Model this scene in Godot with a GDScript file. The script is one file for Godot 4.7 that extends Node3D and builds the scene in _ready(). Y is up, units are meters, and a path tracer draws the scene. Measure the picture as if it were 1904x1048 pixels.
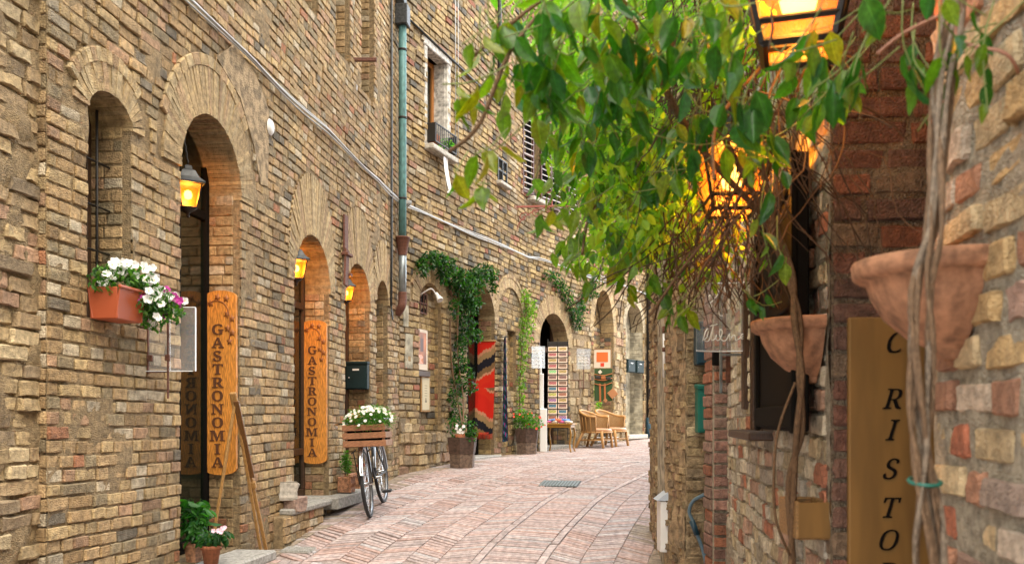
extends Node3D

const UP := Vector3.UP
var rng := RandomNumberGenerator.new()
var M := {}          # materials by name
var grain: NoiseTexture2D
var pits: NoiseTexture2D
var blotch: NoiseTexture2D
var wood_tex: NoiseTexture2D
var eye := Vector3(0, 1.45, 0)
var taken := {}

# ---------------------------------------------------------------- a wall plane: s runs along it, y up, t out of it
class Face:
	var o: Vector3
	var u: Vector3
	var n: Vector3
	func _init(origin: Vector3, along: Vector3):
		o = origin
		u = along.normalized()
		n = u.cross(Vector3.UP).normalized()
	func p(s: float, y: float, t := 0.0) -> Vector3:
		return o + u * s + Vector3.UP * y + n * t
	func xf(s: float, y: float, t := 0.0) -> Transform3D:
		return Transform3D(Basis(u, Vector3.UP, n), p(s, y, t))

# ---------------------------------------------------------------- small helpers
func rr(a: float, b: float) -> float:
	return rng.randf_range(a, b)

func lin(r: float, g: float, b: float) -> Color:
	return Color(r, g, b).linear_to_srgb()

func numbered(called: String) -> String:
	if not taken.has(called):
		taken[called] = 0
		return called
	taken[called] += 1
	return "%s_%03d" % [called, taken[called]]

func thing(called: String, label: String, category: String, at := Vector3.ZERO, group := "") -> Node3D:
	var o := Node3D.new()
	o.name = numbered(called)
	add_child(o)
	o.position = at
	o.set_meta("label", label)
	o.set_meta("category", category)
	if group:
		o.set_meta("group", group)
	return o

func part(called: String, mesh: Mesh, mat: Material, parent: Node, xf := Transform3D(), stuff := false) -> MeshInstance3D:
	var o := MeshInstance3D.new()
	o.name = called
	o.mesh = mesh
	o.material_override = mat
	parent.add_child(o, true)
	o.global_transform = xf
	if stuff:
		o.set_meta("kind", "stuff")
	return o

func group_node(called: String, parent: Node) -> Node3D:
	var o := Node3D.new()
	o.name = called
	parent.add_child(o, true)
	return o

func mk(c: Color, rough := 0.8, tex: Texture2D = null, bump: Texture2D = null, bscale := 0.3, uvs := Vector3.ONE * 3.0, metal := 0.0) -> StandardMaterial3D:
	var m := StandardMaterial3D.new()
	m.albedo_color = c
	m.roughness = rough
	m.metallic = metal
	if tex:
		m.albedo_texture = tex
	if bump:
		m.heightmap_enabled = true
		m.heightmap_texture = bump
		m.heightmap_scale = bscale
	if tex or bump:
		m.uv1_triplanar = true
		m.uv1_world_triplanar = true
		m.uv1_scale = uvs
	return m

func local_tex(m: StandardMaterial3D) -> StandardMaterial3D:
	m.uv1_world_triplanar = false
	return m

func noise_tex(seed_: int, freq: float, oct: int, lo: float, hi: float, size := 512, kind := FastNoiseLite.TYPE_SIMPLEX_SMOOTH, gain := 0.55) -> NoiseTexture2D:
	var n := FastNoiseLite.new()
	n.seed = seed_
	n.noise_type = kind
	n.frequency = freq
	n.fractal_octaves = oct
	n.fractal_gain = gain
	var t := NoiseTexture2D.new()
	t.width = size
	t.height = size
	t.seamless = true
	t.noise = n
	var g := Gradient.new()
	g.set_color(0, Color(lo, lo, lo))
	g.set_color(1, Color(hi, hi, hi))
	t.color_ramp = g
	return t

func stool(smooth := false) -> SurfaceTool:
	var st := SurfaceTool.new()
	st.begin(Mesh.PRIMITIVE_TRIANGLES)
	st.set_smooth_group(0 if smooth else -1)
	return st

func done(st: SurfaceTool) -> ArrayMesh:
	st.generate_normals()
	return st.commit()

func tri(st: SurfaceTool, a: Vector3, b: Vector3, c: Vector3):   # seen from the side where a, b, c run anticlockwise
	st.add_vertex(a)
	st.add_vertex(c)
	st.add_vertex(b)

func quad(st: SurfaceTool, a: Vector3, b: Vector3, c: Vector3, d: Vector3):
	tri(st, a, b, c)
	tri(st, a, c, d)

func bx(st: SurfaceTool, xf: Transform3D, size: Vector3, bev := 0.003):
	var h := size * 0.5
	var e: float = minf(bev, minf(h.x, minf(h.y, h.z)) * 0.6)
	var v := {}
	for sx in [-1, 1]:
		for sy in [-1, 1]:
			for sz in [-1, 1]:
				var q := Vector3(sx, sy, sz)
				v[[sx, sy, sz, 0]] = xf * Vector3(sx * h.x, sy * (h.y - e), sz * (h.z - e))
				v[[sx, sy, sz, 1]] = xf * Vector3(sx * (h.x - e), sy * h.y, sz * (h.z - e))
				v[[sx, sy, sz, 2]] = xf * Vector3(sx * (h.x - e), sy * (h.y - e), sz * h.z)
	for s in [-1, 1]:
		var X := [v[[s, -s, -1, 0]], v[[s, s, -1, 0]], v[[s, s, 1, 0]], v[[s, -s, 1, 0]]]
		quad(st, X[0], X[1], X[2], X[3])
		var Y := [v[[-1, s, -s, 1]], v[[-1, s, s, 1]], v[[1, s, s, 1]], v[[1, s, -s, 1]]]
		quad(st, Y[0], Y[1], Y[2], Y[3])
		var Z := [v[[-s, -1, s, 2]], v[[s, -1, s, 2]], v[[s, 1, s, 2]], v[[-s, 1, s, 2]]]
		quad(st, Z[0], Z[1], Z[2], Z[3])
	for a in [-1, 1]:
		for b in [-1, 1]:
			var k: bool = a * b > 0
			var q1 := [v[[a, b, -1, 0]], v[[a, b, -1, 1]], v[[a, b, 1, 1]], v[[a, b, 1, 0]]]
			var q2 := [v[[-1, a, b, 1]], v[[-1, a, b, 2]], v[[1, a, b, 2]], v[[1, a, b, 1]]]
			var q3 := [v[[a, -1, b, 2]], v[[a, -1, b, 0]], v[[a, 1, b, 0]], v[[a, 1, b, 2]]]
			for q in [q1, q2, q3]:
				if k:
					quad(st, q[0], q[1], q[2], q[3])
				else:
					quad(st, q[3], q[2], q[1], q[0])
			for c in [-1, 1]:
				if a * b * c > 0:
					tri(st, v[[a, b, c, 0]], v[[a, b, c, 1]], v[[a, b, c, 2]])
				else:
					tri(st, v[[a, b, c, 2]], v[[a, b, c, 1]], v[[a, b, c, 0]])

func at3(x: float, y: float, z: float, yaw := 0.0) -> Transform3D:
	return Transform3D(Basis(UP, yaw), Vector3(x, y, z))

func box_mesh(size: Vector3, bev := 0.003) -> ArrayMesh:
	var st := stool()
	bx(st, Transform3D(), size, bev)
	return done(st)

func tube(st: SurfaceTool, pts: Array, r, sides := 6, caps := true):
	var n := pts.size()
	var rings := []
	var side := Vector3.RIGHT
	for i in n:
		var a: Vector3 = pts[maxi(i - 1, 0)]
		var b: Vector3 = pts[mini(i + 1, n - 1)]
		var t := (b - a).normalized()
		if absf(t.dot(side)) > 0.95:
			side = Vector3.BACK if absf(t.z) < 0.8 else Vector3.UP
		side = (side - t * side.dot(t)).normalized()
		var other := t.cross(side)
		var rad: float = r[i] if r is Array else r
		var ring := []
		for k in sides:
			var w := TAU * k / sides
			ring.append(pts[i] + (side * cos(w) + other * sin(w)) * rad)
		rings.append(ring)
	for i in n - 1:
		for k in sides:
			var k2 := (k + 1) % sides
			quad(st, rings[i][k], rings[i][k2], rings[i + 1][k2], rings[i + 1][k])
	if caps:
		for k in range(1, sides - 1):
			tri(st, rings[0][0], rings[0][k + 1], rings[0][k])
			tri(st, rings[n - 1][0], rings[n - 1][k], rings[n - 1][k + 1])

func lathe(st: SurfaceTool, prof: Array, segs := 20, xf := Transform3D(), a0 := 0.0, a1 := TAU):
	for i in prof.size() - 1:
		for k in segs:
			var w0 := a0 + (a1 - a0) * k / segs
			var w1 := a0 + (a1 - a0) * (k + 1) / segs
			var p: Vector2 = prof[i]
			var q: Vector2 = prof[i + 1]
			var a := xf * Vector3(p.x * cos(w0), p.y, -p.x * sin(w0))
			var b := xf * Vector3(p.x * cos(w1), p.y, -p.x * sin(w1))
			var c := xf * Vector3(q.x * cos(w1), q.y, -q.x * sin(w1))
			var d := xf * Vector3(q.x * cos(w0), q.y, -q.x * sin(w0))
			if p.x > 1e-5:
				tri(st, a, b, c)
			if q.x > 1e-5:
				tri(st, a, c, d)

func prism(st: SurfaceTool, poly: PackedVector2Array, depth: float, xf := Transform3D()):   # from z = 0 to z = depth
	if Geometry2D.is_polygon_clockwise(poly):
		poly = poly.duplicate()
		poly.reverse()
	var t := Geometry2D.triangulate_polygon(poly)
	for i in range(0, t.size(), 3):
		var a := poly[t[i]]
		var b := poly[t[i + 1]]
		var c := poly[t[i + 2]]
		if (b - a).cross(c - a) < 0:
			var k := b
			b = c
			c = k
		tri(st, xf * Vector3(a.x, a.y, depth), xf * Vector3(b.x, b.y, depth), xf * Vector3(c.x, c.y, depth))
		tri(st, xf * Vector3(a.x, a.y, 0), xf * Vector3(c.x, c.y, 0), xf * Vector3(b.x, b.y, 0))
	for i in poly.size():
		var a := poly[i]
		var b := poly[(i + 1) % poly.size()]
		quad(st, xf * Vector3(a.x, a.y, 0), xf * Vector3(b.x, b.y, 0), xf * Vector3(b.x, b.y, depth), xf * Vector3(a.x, a.y, depth))

func text(called: String, s: String, cap: float, depth: float, mat: Material, parent: Node, xf: Transform3D, font := "Droid Serif", weight := 400) -> MeshInstance3D:
	var f := SystemFont.new()
	f.font_names = PackedStringArray([font])
	f.font_weight = weight
	var t := TextMesh.new()
	t.text = s
	t.font = f
	t.font_size = 48
	t.pixel_size = cap / 34.0
	t.depth = depth
	return part(called, t, mat, parent, xf)

func catmull(pts: Array, per := 6) -> Array:
	var out := []
	for i in pts.size() - 1:
		var a = pts[maxi(i - 1, 0)]
		var d = pts[mini(i + 2, pts.size() - 1)]
		for k in per:
			out.append(pts[i].cubic_interpolate(pts[i + 1], a, d, float(k) / per))
	out.append(pts[-1])
	return out

func multi(called: String, mesh: Mesh, mat: Material, parent: Node, xfs: Array, cols: Array) -> MultiMeshInstance3D:
	var mm := MultiMesh.new()
	mm.transform_format = MultiMesh.TRANSFORM_3D
	mm.use_colors = true
	mm.mesh = mesh
	mm.instance_count = xfs.size()
	for i in xfs.size():
		mm.set_instance_transform(i, xfs[i])
		mm.set_instance_color(i, cols[i])
	var o := MultiMeshInstance3D.new()
	o.name = called
	o.multimesh = mm
	o.material_override = mat
	parent.add_child(o, true)
	o.global_transform = Transform3D()
	o.set_meta("kind", "stuff")
	return o

# ---------------------------------------------------------------- bricks
func brick_mesh(seed_: int, rough: float, taper := 1.0) -> ArrayMesh:
	var r := RandomNumberGenerator.new()
	r.seed = seed_
	var xs := [-0.5, -0.455, -0.14, 0.16, 0.455, 0.5]
	var ys := [-0.5, -0.43, 0.03, 0.43, 0.5]
	var st := stool(true)
	var idx := {}
	var verts := []
	var lean := Vector2(r.randf_range(-0.10, 0.10), r.randf_range(-0.10, 0.10)) * rough
	for j in ys.size():
		for i in xs.size():
			var bi: bool = i == 0 or i == xs.size() - 1
			var bj: bool = j == 0 or j == ys.size() - 1
			var x: float = xs[i] + r.randf_range(-0.5, 0.5) * 0.055 * rough
			var y: float = ys[j] + r.randf_range(-0.5, 0.5) * 0.12 * rough
			var z: float = 0.5 + r.randf_range(-1, 1) * 0.055 * rough + lean.x * xs[i] + lean.y * ys[j]
			if bi or bj:
				z -= 0.07 + r.randf_range(0, 0.10) * rough
			if bi and bj:
				x *= 1.0 - r.randf_range(0.01, 0.07) * rough
				y *= 1.0 - r.randf_range(0.02, 0.16) * rough
				z -= 0.07
			x *= lerpf(1.0, taper, y + 0.5)
			idx[[i, j]] = verts.size()
			verts.append(Vector3(x, y, z))
	var loop := []
	for i in xs.size():
		loop.append(idx[[i, 0]])
	for j in range(1, ys.size()):
		loop.append(idx[[xs.size() - 1, j]])
	for i in range(xs.size() - 2, -1, -1):
		loop.append(idx[[i, ys.size() - 1]])
	for j in range(ys.size() - 2, 0, -1):
		loop.append(idx[[0, j]])
	for ring in 2:
		st.set_smooth_group(1 if ring == 0 else -1)
		for j in ys.size() - 1:
			for i in xs.size() - 1:
				var edge: bool = i == 0 or j == 0 or i == xs.size() - 2 or j == ys.size() - 2
				if edge == (ring == 1):
					quad(st, verts[idx[[i, j]]], verts[idx[[i + 1, j]]], verts[idx[[i + 1, j + 1]]], verts[idx[[i, j + 1]]])
	for k in loop.size():
		var a: Vector3 = verts[loop[k]]
		var b: Vector3 = verts[loop[(k + 1) % loop.size()]]
		quad(st, Vector3(a.x, a.y, -0.5), Vector3(b.x, b.y, -0.5), b, a)
	return done(st)

func span(poly: PackedVector2Array, y: float) -> Vector2:
	var a := INF
	var b := -INF
	for i in poly.size():
		var p := poly[i]
		var q := poly[(i + 1) % poly.size()]
		if (p.y <= y) != (q.y <= y):
			var x := p.x + (q.x - p.x) * (y - p.y) / (q.y - p.y)
			a = minf(a, x)
			b = maxf(b, x)
	return Vector2(a, b)

func arch_poly(a: Dictionary, t0: float, t1: float, below := 0.0) -> PackedVector2Array:
	var out := PackedVector2Array()
	out.append(Vector2(a.c - a.w - below, a.bottom))
	out.append(Vector2(a.c - a.w - below, a.spring))
	for i in 25:
		var w := PI * (1.0 - i / 24.0)
		var t := lerpf(t0, t1, pow(sin(w), 2.5))
		out.append(Vector2(a.c + (a.w + t) * cos(w), a.spring + (a.rise + t) * sin(w)))
	out.append(Vector2(a.c + a.w + below, a.spring))
	out.append(Vector2(a.c + a.w + below, a.bottom))
	return out

# rows of bricks on a face, kept clear of the polygons in excl; each brick is [transform, tone, variation, where, size]
func lay(f: Face, s0: float, s1: float, y0: float, y1: float, ch: float, lo: float, hi: float, excl: Array, tones: Array, o := {}) -> Array:
	var out := []
	var gap: float = o.get("gap", 0.009)
	var depth: float = o.get("depth", 0.06)
	var proud: float = o.get("proud", 0.009)
	var jit: float = o.get("jit", 0.006)
	var wave: float = o.get("wave", 0.010)
	var tone_of = o.get("tone", null)
	var y := y0
	var total := 0.0
	for t in tones:
		total += t[3]
	while y < y1 - ch * 0.4:
		var h: float = ch * rr(0.94, 1.06)
		var cuts := []
		for poly in excl:
			var c := Vector2(INF, -INF)
			for k in [0.12, 0.5, 0.88]:
				var sp := span(poly, y + h * k)
				c = Vector2(minf(c.x, sp.x), maxf(c.y, sp.y))
			if c.x < c.y:
				cuts.append(c)
		cuts.sort_custom(func(a, b): return a.x < b.x)
		var free := []
		var x := s0
		for c in cuts:
			if c.x > x:
				free.append(Vector2(x, minf(c.x, s1)))
			x = maxf(x, c.y)
			if x >= s1:
				break
		if x < s1:
			free.append(Vector2(x, s1))
		for iv in free:
			var a: float = iv.x
			while a < iv.y - 0.025:
				var l: float = rr(lo, hi) if rng.randf() < 0.6 else rr(lo, lo + (hi - lo) * 0.35)
				if a == iv.x and rng.randf() < 0.5:
					l *= rr(0.5, 0.9)
				if iv.y - a - l < lo * 0.45:
					l = iv.y - a
				var w := l - gap * rr(0.6, 1.3)
				var hh := h - gap * rr(0.8, 1.3)
				var s := a + l * 0.5
				var yy := y + h * 0.5 + wave * (sin(s * 1.7 + y * 0.6) + 0.5 * sin(s * 4.3 + y * 2.0)) + rr(-0.002, 0.002)
				var t := proud - depth * 0.5 + rr(-jit, jit)
				var b := Basis(f.u, UP, f.n) * Basis.from_euler(Vector3(rr(-0.05, 0.05), rr(-0.025, 0.025), rr(-0.02, 0.02) + (PI if rng.randf() < 0.5 else 0.0)))
				b = b * Basis.from_scale(Vector3(w, hh, depth))
				var k := 0
				var v := rng.randf() * total
				while v > tones[k][3] and k < tones.size() - 1:
					v -= tones[k][3]
					k += 1
				if tone_of != null:
					k = tone_of.call(s, yy, k)
				var at := f.p(s, yy, t)
				out.append([Transform3D(b, at), k, vary(at), at, w])
				a += l
		y += h
	return out

const VARY := [0.68, 0.85, 1.0, 1.14, 1.28]
var stain := FastNoiseLite.new()

func seen_size(at: Vector3, w: float) -> float:
	var d := -(at.z - eye.z)
	if d < 0.4:
		return 0.0
	var px := (at.x - eye.x) / d * 1700.0
	var py := (at.y - eye.y) / d * 1700.0
	if absf(px) > 990 or py > 800 or py < -290:
		return 0.0
	return w / d

func vary(at: Vector3) -> int:      # weathering comes in patches
	return clampi(roundi(2.0 + 2.6 * stain.get_noise_3dv(at * 1.1) + rr(-1.3, 1.3)), 0, 4)

func emit(list: Array, parent: Node, meshes: Array, tones: Array, base: StandardMaterial3D, called := "brick", limit := 300):
	list.sort_custom(func(a, b): return seen_size(a[3], a[4]) > seen_size(b[3], b[4]))
	var mats := {}
	var xfs := []
	var cols := []
	for i in list.size():
		var e: Array = list[i]
		var t: Array = tones[e[1]]
		var v: float = VARY[e[2]]
		if i < limit and seen_size(e[3], e[4]) > 0.0:
			var key := [e[1], e[2]]
			if not mats.has(key):
				var m: StandardMaterial3D = base.duplicate()
				m.vertex_color_use_as_albedo = false
				m.albedo_color = lin(minf(t[0] * v, 1), minf(t[1] * v, 1), minf(t[2] * v, 1))
				mats[key] = m
			part(called, meshes[rng.randi() % meshes.size()], mats[key], parent, e[0])
		else:
			v *= rr(0.92, 1.08)
			xfs.append(e[0])
			cols.append(Color(minf(t[0] * v, 1), minf(t[1] * v, 1), minf(t[2] * v, 1)))
	if xfs.size():
		multi(called + "work", meshes[0], base, parent, xfs, cols)

# the mortar bed behind the bricks, with the openings cut out
func bed(f: Face, s0: float, s1: float, y0: float, y1: float, holes: Array, step: float, amp := 0.006, t := 0.0, smear := 0.0) -> ArrayMesh:
	var ss := []
	var ys := []
	var k := int(ceil((s1 - s0) / step))
	for i in k + 1:
		ss.append(s0 + (s1 - s0) * i / k)
	k = int(ceil((y1 - y0) / step))
	for i in k + 1:
		ys.append(y0 + (y1 - y0) * i / k)
	for h in holes:
		var lo := Vector2(INF, INF)
		var hi := Vector2(-INF, -INF)
		for p in h:
			lo = lo.min(p)
			hi = hi.max(p)
		for e in [lo.x, hi.x, h[0].x, h[h.size() - 1].x]:
			if e > s0 and e < s1:
				ss.append(e)
		for e in [lo.y, hi.y]:
			if e > y0 and e < y1:
				ys.append(e)
	ss.sort()
	ys.sort()
	var n := FastNoiseLite.new()
	n.frequency = 6.0
	var st := stool(true)
	var g := []
	for j in ys.size():
		var row := []
		for i in ss.size():
			var q := f.p(ss[i], ys[j], t)
			row.append(q + f.n * (amp * n.get_noise_3dv(q) * 2.0 + smear * maxf(0.0, stain.get_noise_3dv(q * 1.7 + Vector3(9, 4, 2)) - 0.24) * 0.05))
		g.append(row)
	for j in ys.size() - 1:
		var spans := []
		var ym: float = (ys[j] + ys[j + 1]) * 0.5
		for h in holes:
			var sp := span(h, ym)
			if sp.x < sp.y:
				spans.append(sp)
		for i in ss.size() - 1:
			if ss[i + 1] - ss[i] < 1e-5 or ys[j + 1] - ys[j] < 1e-5:
				continue
			var sm: float = (ss[i] + ss[i + 1]) * 0.5
			var cut := false
			for sp in spans:
				if sm > sp.x and sm < sp.y:
					cut = true
			if not cut:
				quad(st, g[j][i], g[j][i + 1], g[j + 1][i + 1], g[j + 1][i])
	return done(st)

# radial bricks round an arch, from the jamb on one side to the other
func voussoirs(f: Face, a: Dictionary, parent: Node, tones: Array, base: StandardMaterial3D, thick := 0.05, proud := 0.016, soffit := 0.26):
	var node := group_node("arch_ring", parent)
	var n := int(PI * (a.w + a.rise) * 0.5 / thick)
	var list := []
	var total := 0.0
	for t in tones:
		total += t[3]
	for i in n:
		var w := PI * (i + 0.5) / n
		var c := Vector2(a.c + a.w * cos(w), a.spring + a.rise * sin(w))
		var rad := Vector2(cos(w) * a.rise, sin(w) * a.w).normalized()
		var l := lerpf(a.t0, a.t1, pow(sin(w), 2.5))
		var arc := PI / n * sqrt(pow(a.w * sin(w), 2) + pow(a.rise * cos(w), 2))
		var out3 := f.u * rad.x + UP * rad.y
		var tan3 := f.u * rad.y - UP * rad.x
		var mid := c + rad * l * 0.5
		var p := f.p(mid.x, mid.y, proud + rr(-0.003, 0.003) - soffit * 0.5)
		var b := Basis(tan3 * (arc * 0.94 + 0.0015), out3 * (l * rr(0.97, 1.0)), f.n * soffit)
		var k := 0
		var v := rng.randf() * total
		while v > tones[k][3] and k < tones.size() - 1:
			v -= tones[k][3]
			k += 1
		list.append([Transform3D(b, p), k, clampi(vary(p), 1, 3), p, arc * 2])
	var avg: float = (a.t0 + a.t1) * 0.5
	var tap: float = (a.w + avg) / a.w
	emit(list, node, [vouss_mesh(11, tap), vouss_mesh(12, tap), vouss_mesh(13, tap)], tones, base, "voussoir")
	if a.get("hood", 0.0) > 0.0:     # a thin outer row lying along the ring
		var hood := group_node("arch_hood", parent)
		var poly := arch_poly(a, a.t0 + 0.035, a.t1 + 0.035)
		var l2 := []
		for i in range(6, 21):
			var p: Vector2 = poly[i - 1]
			var q: Vector2 = poly[i]
			var d := q - p
			if d.length() < 0.01:
				continue
			var x3 := f.u * d.normalized().x + UP * d.normalized().y
			var m := (p + q) * 0.5
			var at := f.p(m.x, m.y, 0.022 - 0.03)
			var b := Basis(x3 * d.length() * 0.95, x3.cross(f.n) * -a.hood, f.n * 0.06)
			l2.append([Transform3D(b, at), rng.randi() % tones.size(), clampi(vary(at), 1, 3), at, 0.1])
		emit(l2, hood, bricks_mid, tones, base, "brick")

func vouss_mesh(seed_: int, taper: float) -> ArrayMesh:
	var r := RandomNumberGenerator.new()
	r.seed = seed_
	var st := stool()
	var v := []
	for z in [-0.5, 0.5]:
		for y in [-0.5, 0.0, 0.5]:
			for x in [-0.5, 0.5]:
				v.append(Vector3(x * lerpf(1.0, taper, y + 0.5) * r.randf_range(0.92, 1.0), y * r.randf_range(0.98, 1.0), z + r.randf_range(-0.012, 0.012)))
	for j in 2:
		var a := j * 2
		quad(st, v[6 + a], v[7 + a], v[9 + a], v[8 + a])
		quad(st, v[7 + a], v[1 + a], v[3 + a], v[9 + a])
		quad(st, v[a], v[6 + a], v[8 + a], v[2 + a])
		quad(st, v[1 + a], v[a], v[2 + a], v[3 + a])
	quad(st, v[0], v[1], v[7], v[6])
	quad(st, v[10], v[11], v[5], v[4])
	return done(st)

var bricks_mid := []
var bricks_soft := []
var bricks_worn := []

# the two sides of an opening, of brick, and its sill
func jambs(f: Face, a: Dictionary, parent: Node, tones: Array, base: StandardMaterial3D, bedmat: Material, depth: float, ch := 0.069, plain := false):
	var node := group_node("jamb", parent)
	var st := stool()
	var far := Face.new(f.p(a.c + a.w, 0, -depth), f.n)
	var near := Face.new(f.p(a.c - a.w, 0, 0), -f.n)
	for fc in [far, near]:
		quad(st, fc.p(0, a.bottom, -0.004), fc.p(depth, a.bottom, -0.004), fc.p(depth, a.spring, -0.004), fc.p(0, a.spring, -0.004))
	quad(st, f.p(a.c - a.w, a.bottom, 0), f.p(a.c + a.w, a.bottom, 0), f.p(a.c + a.w, a.bottom, -depth), f.p(a.c - a.w, a.bottom, -depth))
	part("mortar", done(st), bedmat, node)
	var list := lay(far, 0.0, depth - 0.045, a.bottom, a.spring, ch, 0.10, 0.21, [], tones, {"proud": 0.004, "jit": 0.003, "wave": 0.0})
	if not plain:
		list += lay(near, 0.05, depth, a.bottom, a.spring, ch, 0.10, 0.21, [], tones, {"proud": 0.004, "jit": 0.003, "wave": 0.0})
	emit(list, node, bricks_mid, tones, base)
	return far

func shell(f: Face, s0: float, s1: float, top: float, depth: float, parent: Node, mat: Material):
	var st := stool()
	var m := (s0 + s1) * 0.5
	bx(st, f.xf(m, top * 0.5 - 0.3, -depth - 0.1), Vector3(s1 - s0, top + 0.6, 0.2), 0.01)
	bx(st, f.xf(s0 + 0.1, top * 0.5 - 0.3, -depth * 0.5 - 0.02), Vector3(0.2, top + 0.6, depth), 0.01)
	bx(st, f.xf(s1 - 0.1, top * 0.5 - 0.3, -depth * 0.5 - 0.02), Vector3(0.2, top + 0.6, depth), 0.01)
	part("inner_wall", done(st), mat, parent)
	st = stool()
	bx(st, f.xf(m, top + 0.1, -depth * 0.5), Vector3(s1 - s0, 0.2, depth + 0.3), 0.02)
	part("roof", done(st), mat, parent)

# ---------------------------------------------------------------- the street's shape: how high it lies and how it bends
const RISE := [[-3.0, -0.45], [0.0, -0.2], [4.0, 0.12], [6.7, 0.40], [7.5, 0.52], [8.84, 0.64], [10.0, 0.71], [11.0, 0.79], [12.0, 0.85], [13.0, 0.88], [15.0, 0.91], [20.0, 1.03], [60.0, 1.8]]

func gy(d: float) -> float:
	for i in RISE.size() - 1:
		if d <= RISE[i + 1][0]:
			return lerpf(RISE[i][1], RISE[i + 1][1], clampf((d - RISE[i][0]) / (RISE[i + 1][0] - RISE[i][0]), 0, 1))
	return 1.8

func left_edge(d: float) -> float:
	if d < 10.9:
		return -2.755 + 0.1282 * d
	if d < 15.1:
		return -5.508 + 0.3812 * d
	return -7.725 + 0.528 * d

const RIGHT := [[-2.0, 0.30], [1.78, 0.83], [2.49, 0.87], [5.5, 1.30], [6.0, 1.14], [6.45, 1.085], [7.0, 1.115], [7.6, 1.15], [8.7, 1.7], [11.0, 3.6], [15.0, 6.8], [30.0, 19.0]]

func right_edge(d: float) -> float:
	for i in RIGHT.size() - 1:
		if d <= RIGHT[i + 1][0]:
			return lerpf(RIGHT[i][1], RIGHT[i + 1][1], clampf((d - RIGHT[i][0]) / (RIGHT[i + 1][0] - RIGHT[i][0]), 0, 1))
	return 19.0

const TAN := [[0.485, 0.335, 0.172, 5.0], [0.51, 0.37, 0.188, 3.5], [0.32, 0.25, 0.145, 1.8], [0.39, 0.26, 0.125, 3.0], [0.46, 0.29, 0.17, 1.6], [0.44, 0.20, 0.10, 0.3], [0.20, 0.165, 0.115, 0.4], [0.56, 0.47, 0.33, 1.2], [0.70, 0.66, 0.62, 0.02]]
const OLIVE := [[0.44, 0.31, 0.145, 5.0], [0.49, 0.355, 0.16, 3.0], [0.26, 0.20, 0.115, 3.0], [0.35, 0.24, 0.12, 3.0], [0.38, 0.21, 0.13, 0.9], [0.36, 0.14, 0.08, 0.3], [0.13, 0.115, 0.09, 1.0], [0.52, 0.43, 0.29, 1.0]]
const RING := [[0.50, 0.365, 0.19, 4.0], [0.47, 0.34, 0.175, 3.0], [0.52, 0.40, 0.225, 2.0], [0.44, 0.30, 0.165, 1.5]]
const LIMED := [[0.66, 0.58, 0.43, 5.0], [0.58, 0.47, 0.29, 3.0], [0.52, 0.33, 0.23, 2.0], [0.50, 0.20, 0.11, 0.7], [0.50, 0.44, 0.35, 2.0]]
const REDS := [[0.44, 0.22, 0.13, 2.0], [0.46, 0.155, 0.08, 1.6], [0.38, 0.24, 0.18, 1.3], [0.55, 0.37, 0.17, 4.0], [0.58, 0.44, 0.25, 3.5], [0.52, 0.40, 0.17, 0.4], [0.29, 0.215, 0.17, 0.9], [0.56, 0.45, 0.34, 1.4]]
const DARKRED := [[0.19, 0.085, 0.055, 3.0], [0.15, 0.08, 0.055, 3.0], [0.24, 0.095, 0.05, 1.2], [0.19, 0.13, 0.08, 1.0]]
const RUBBLE := [[0.49, 0.36, 0.19, 4.0], [0.42, 0.30, 0.165, 3.0], [0.29, 0.215, 0.13, 1.6], [0.56, 0.44, 0.26, 1.8], [0.42, 0.26, 0.16, 1.0]]
const PAVE := [[0.49, 0.375, 0.35, 4.0], [0.455, 0.375, 0.36, 3.0], [0.51, 0.42, 0.40, 3.0], [0.47, 0.33, 0.29, 2.0], [0.49, 0.455, 0.455, 1.5], [0.32, 0.26, 0.20, 0.0]]

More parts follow.
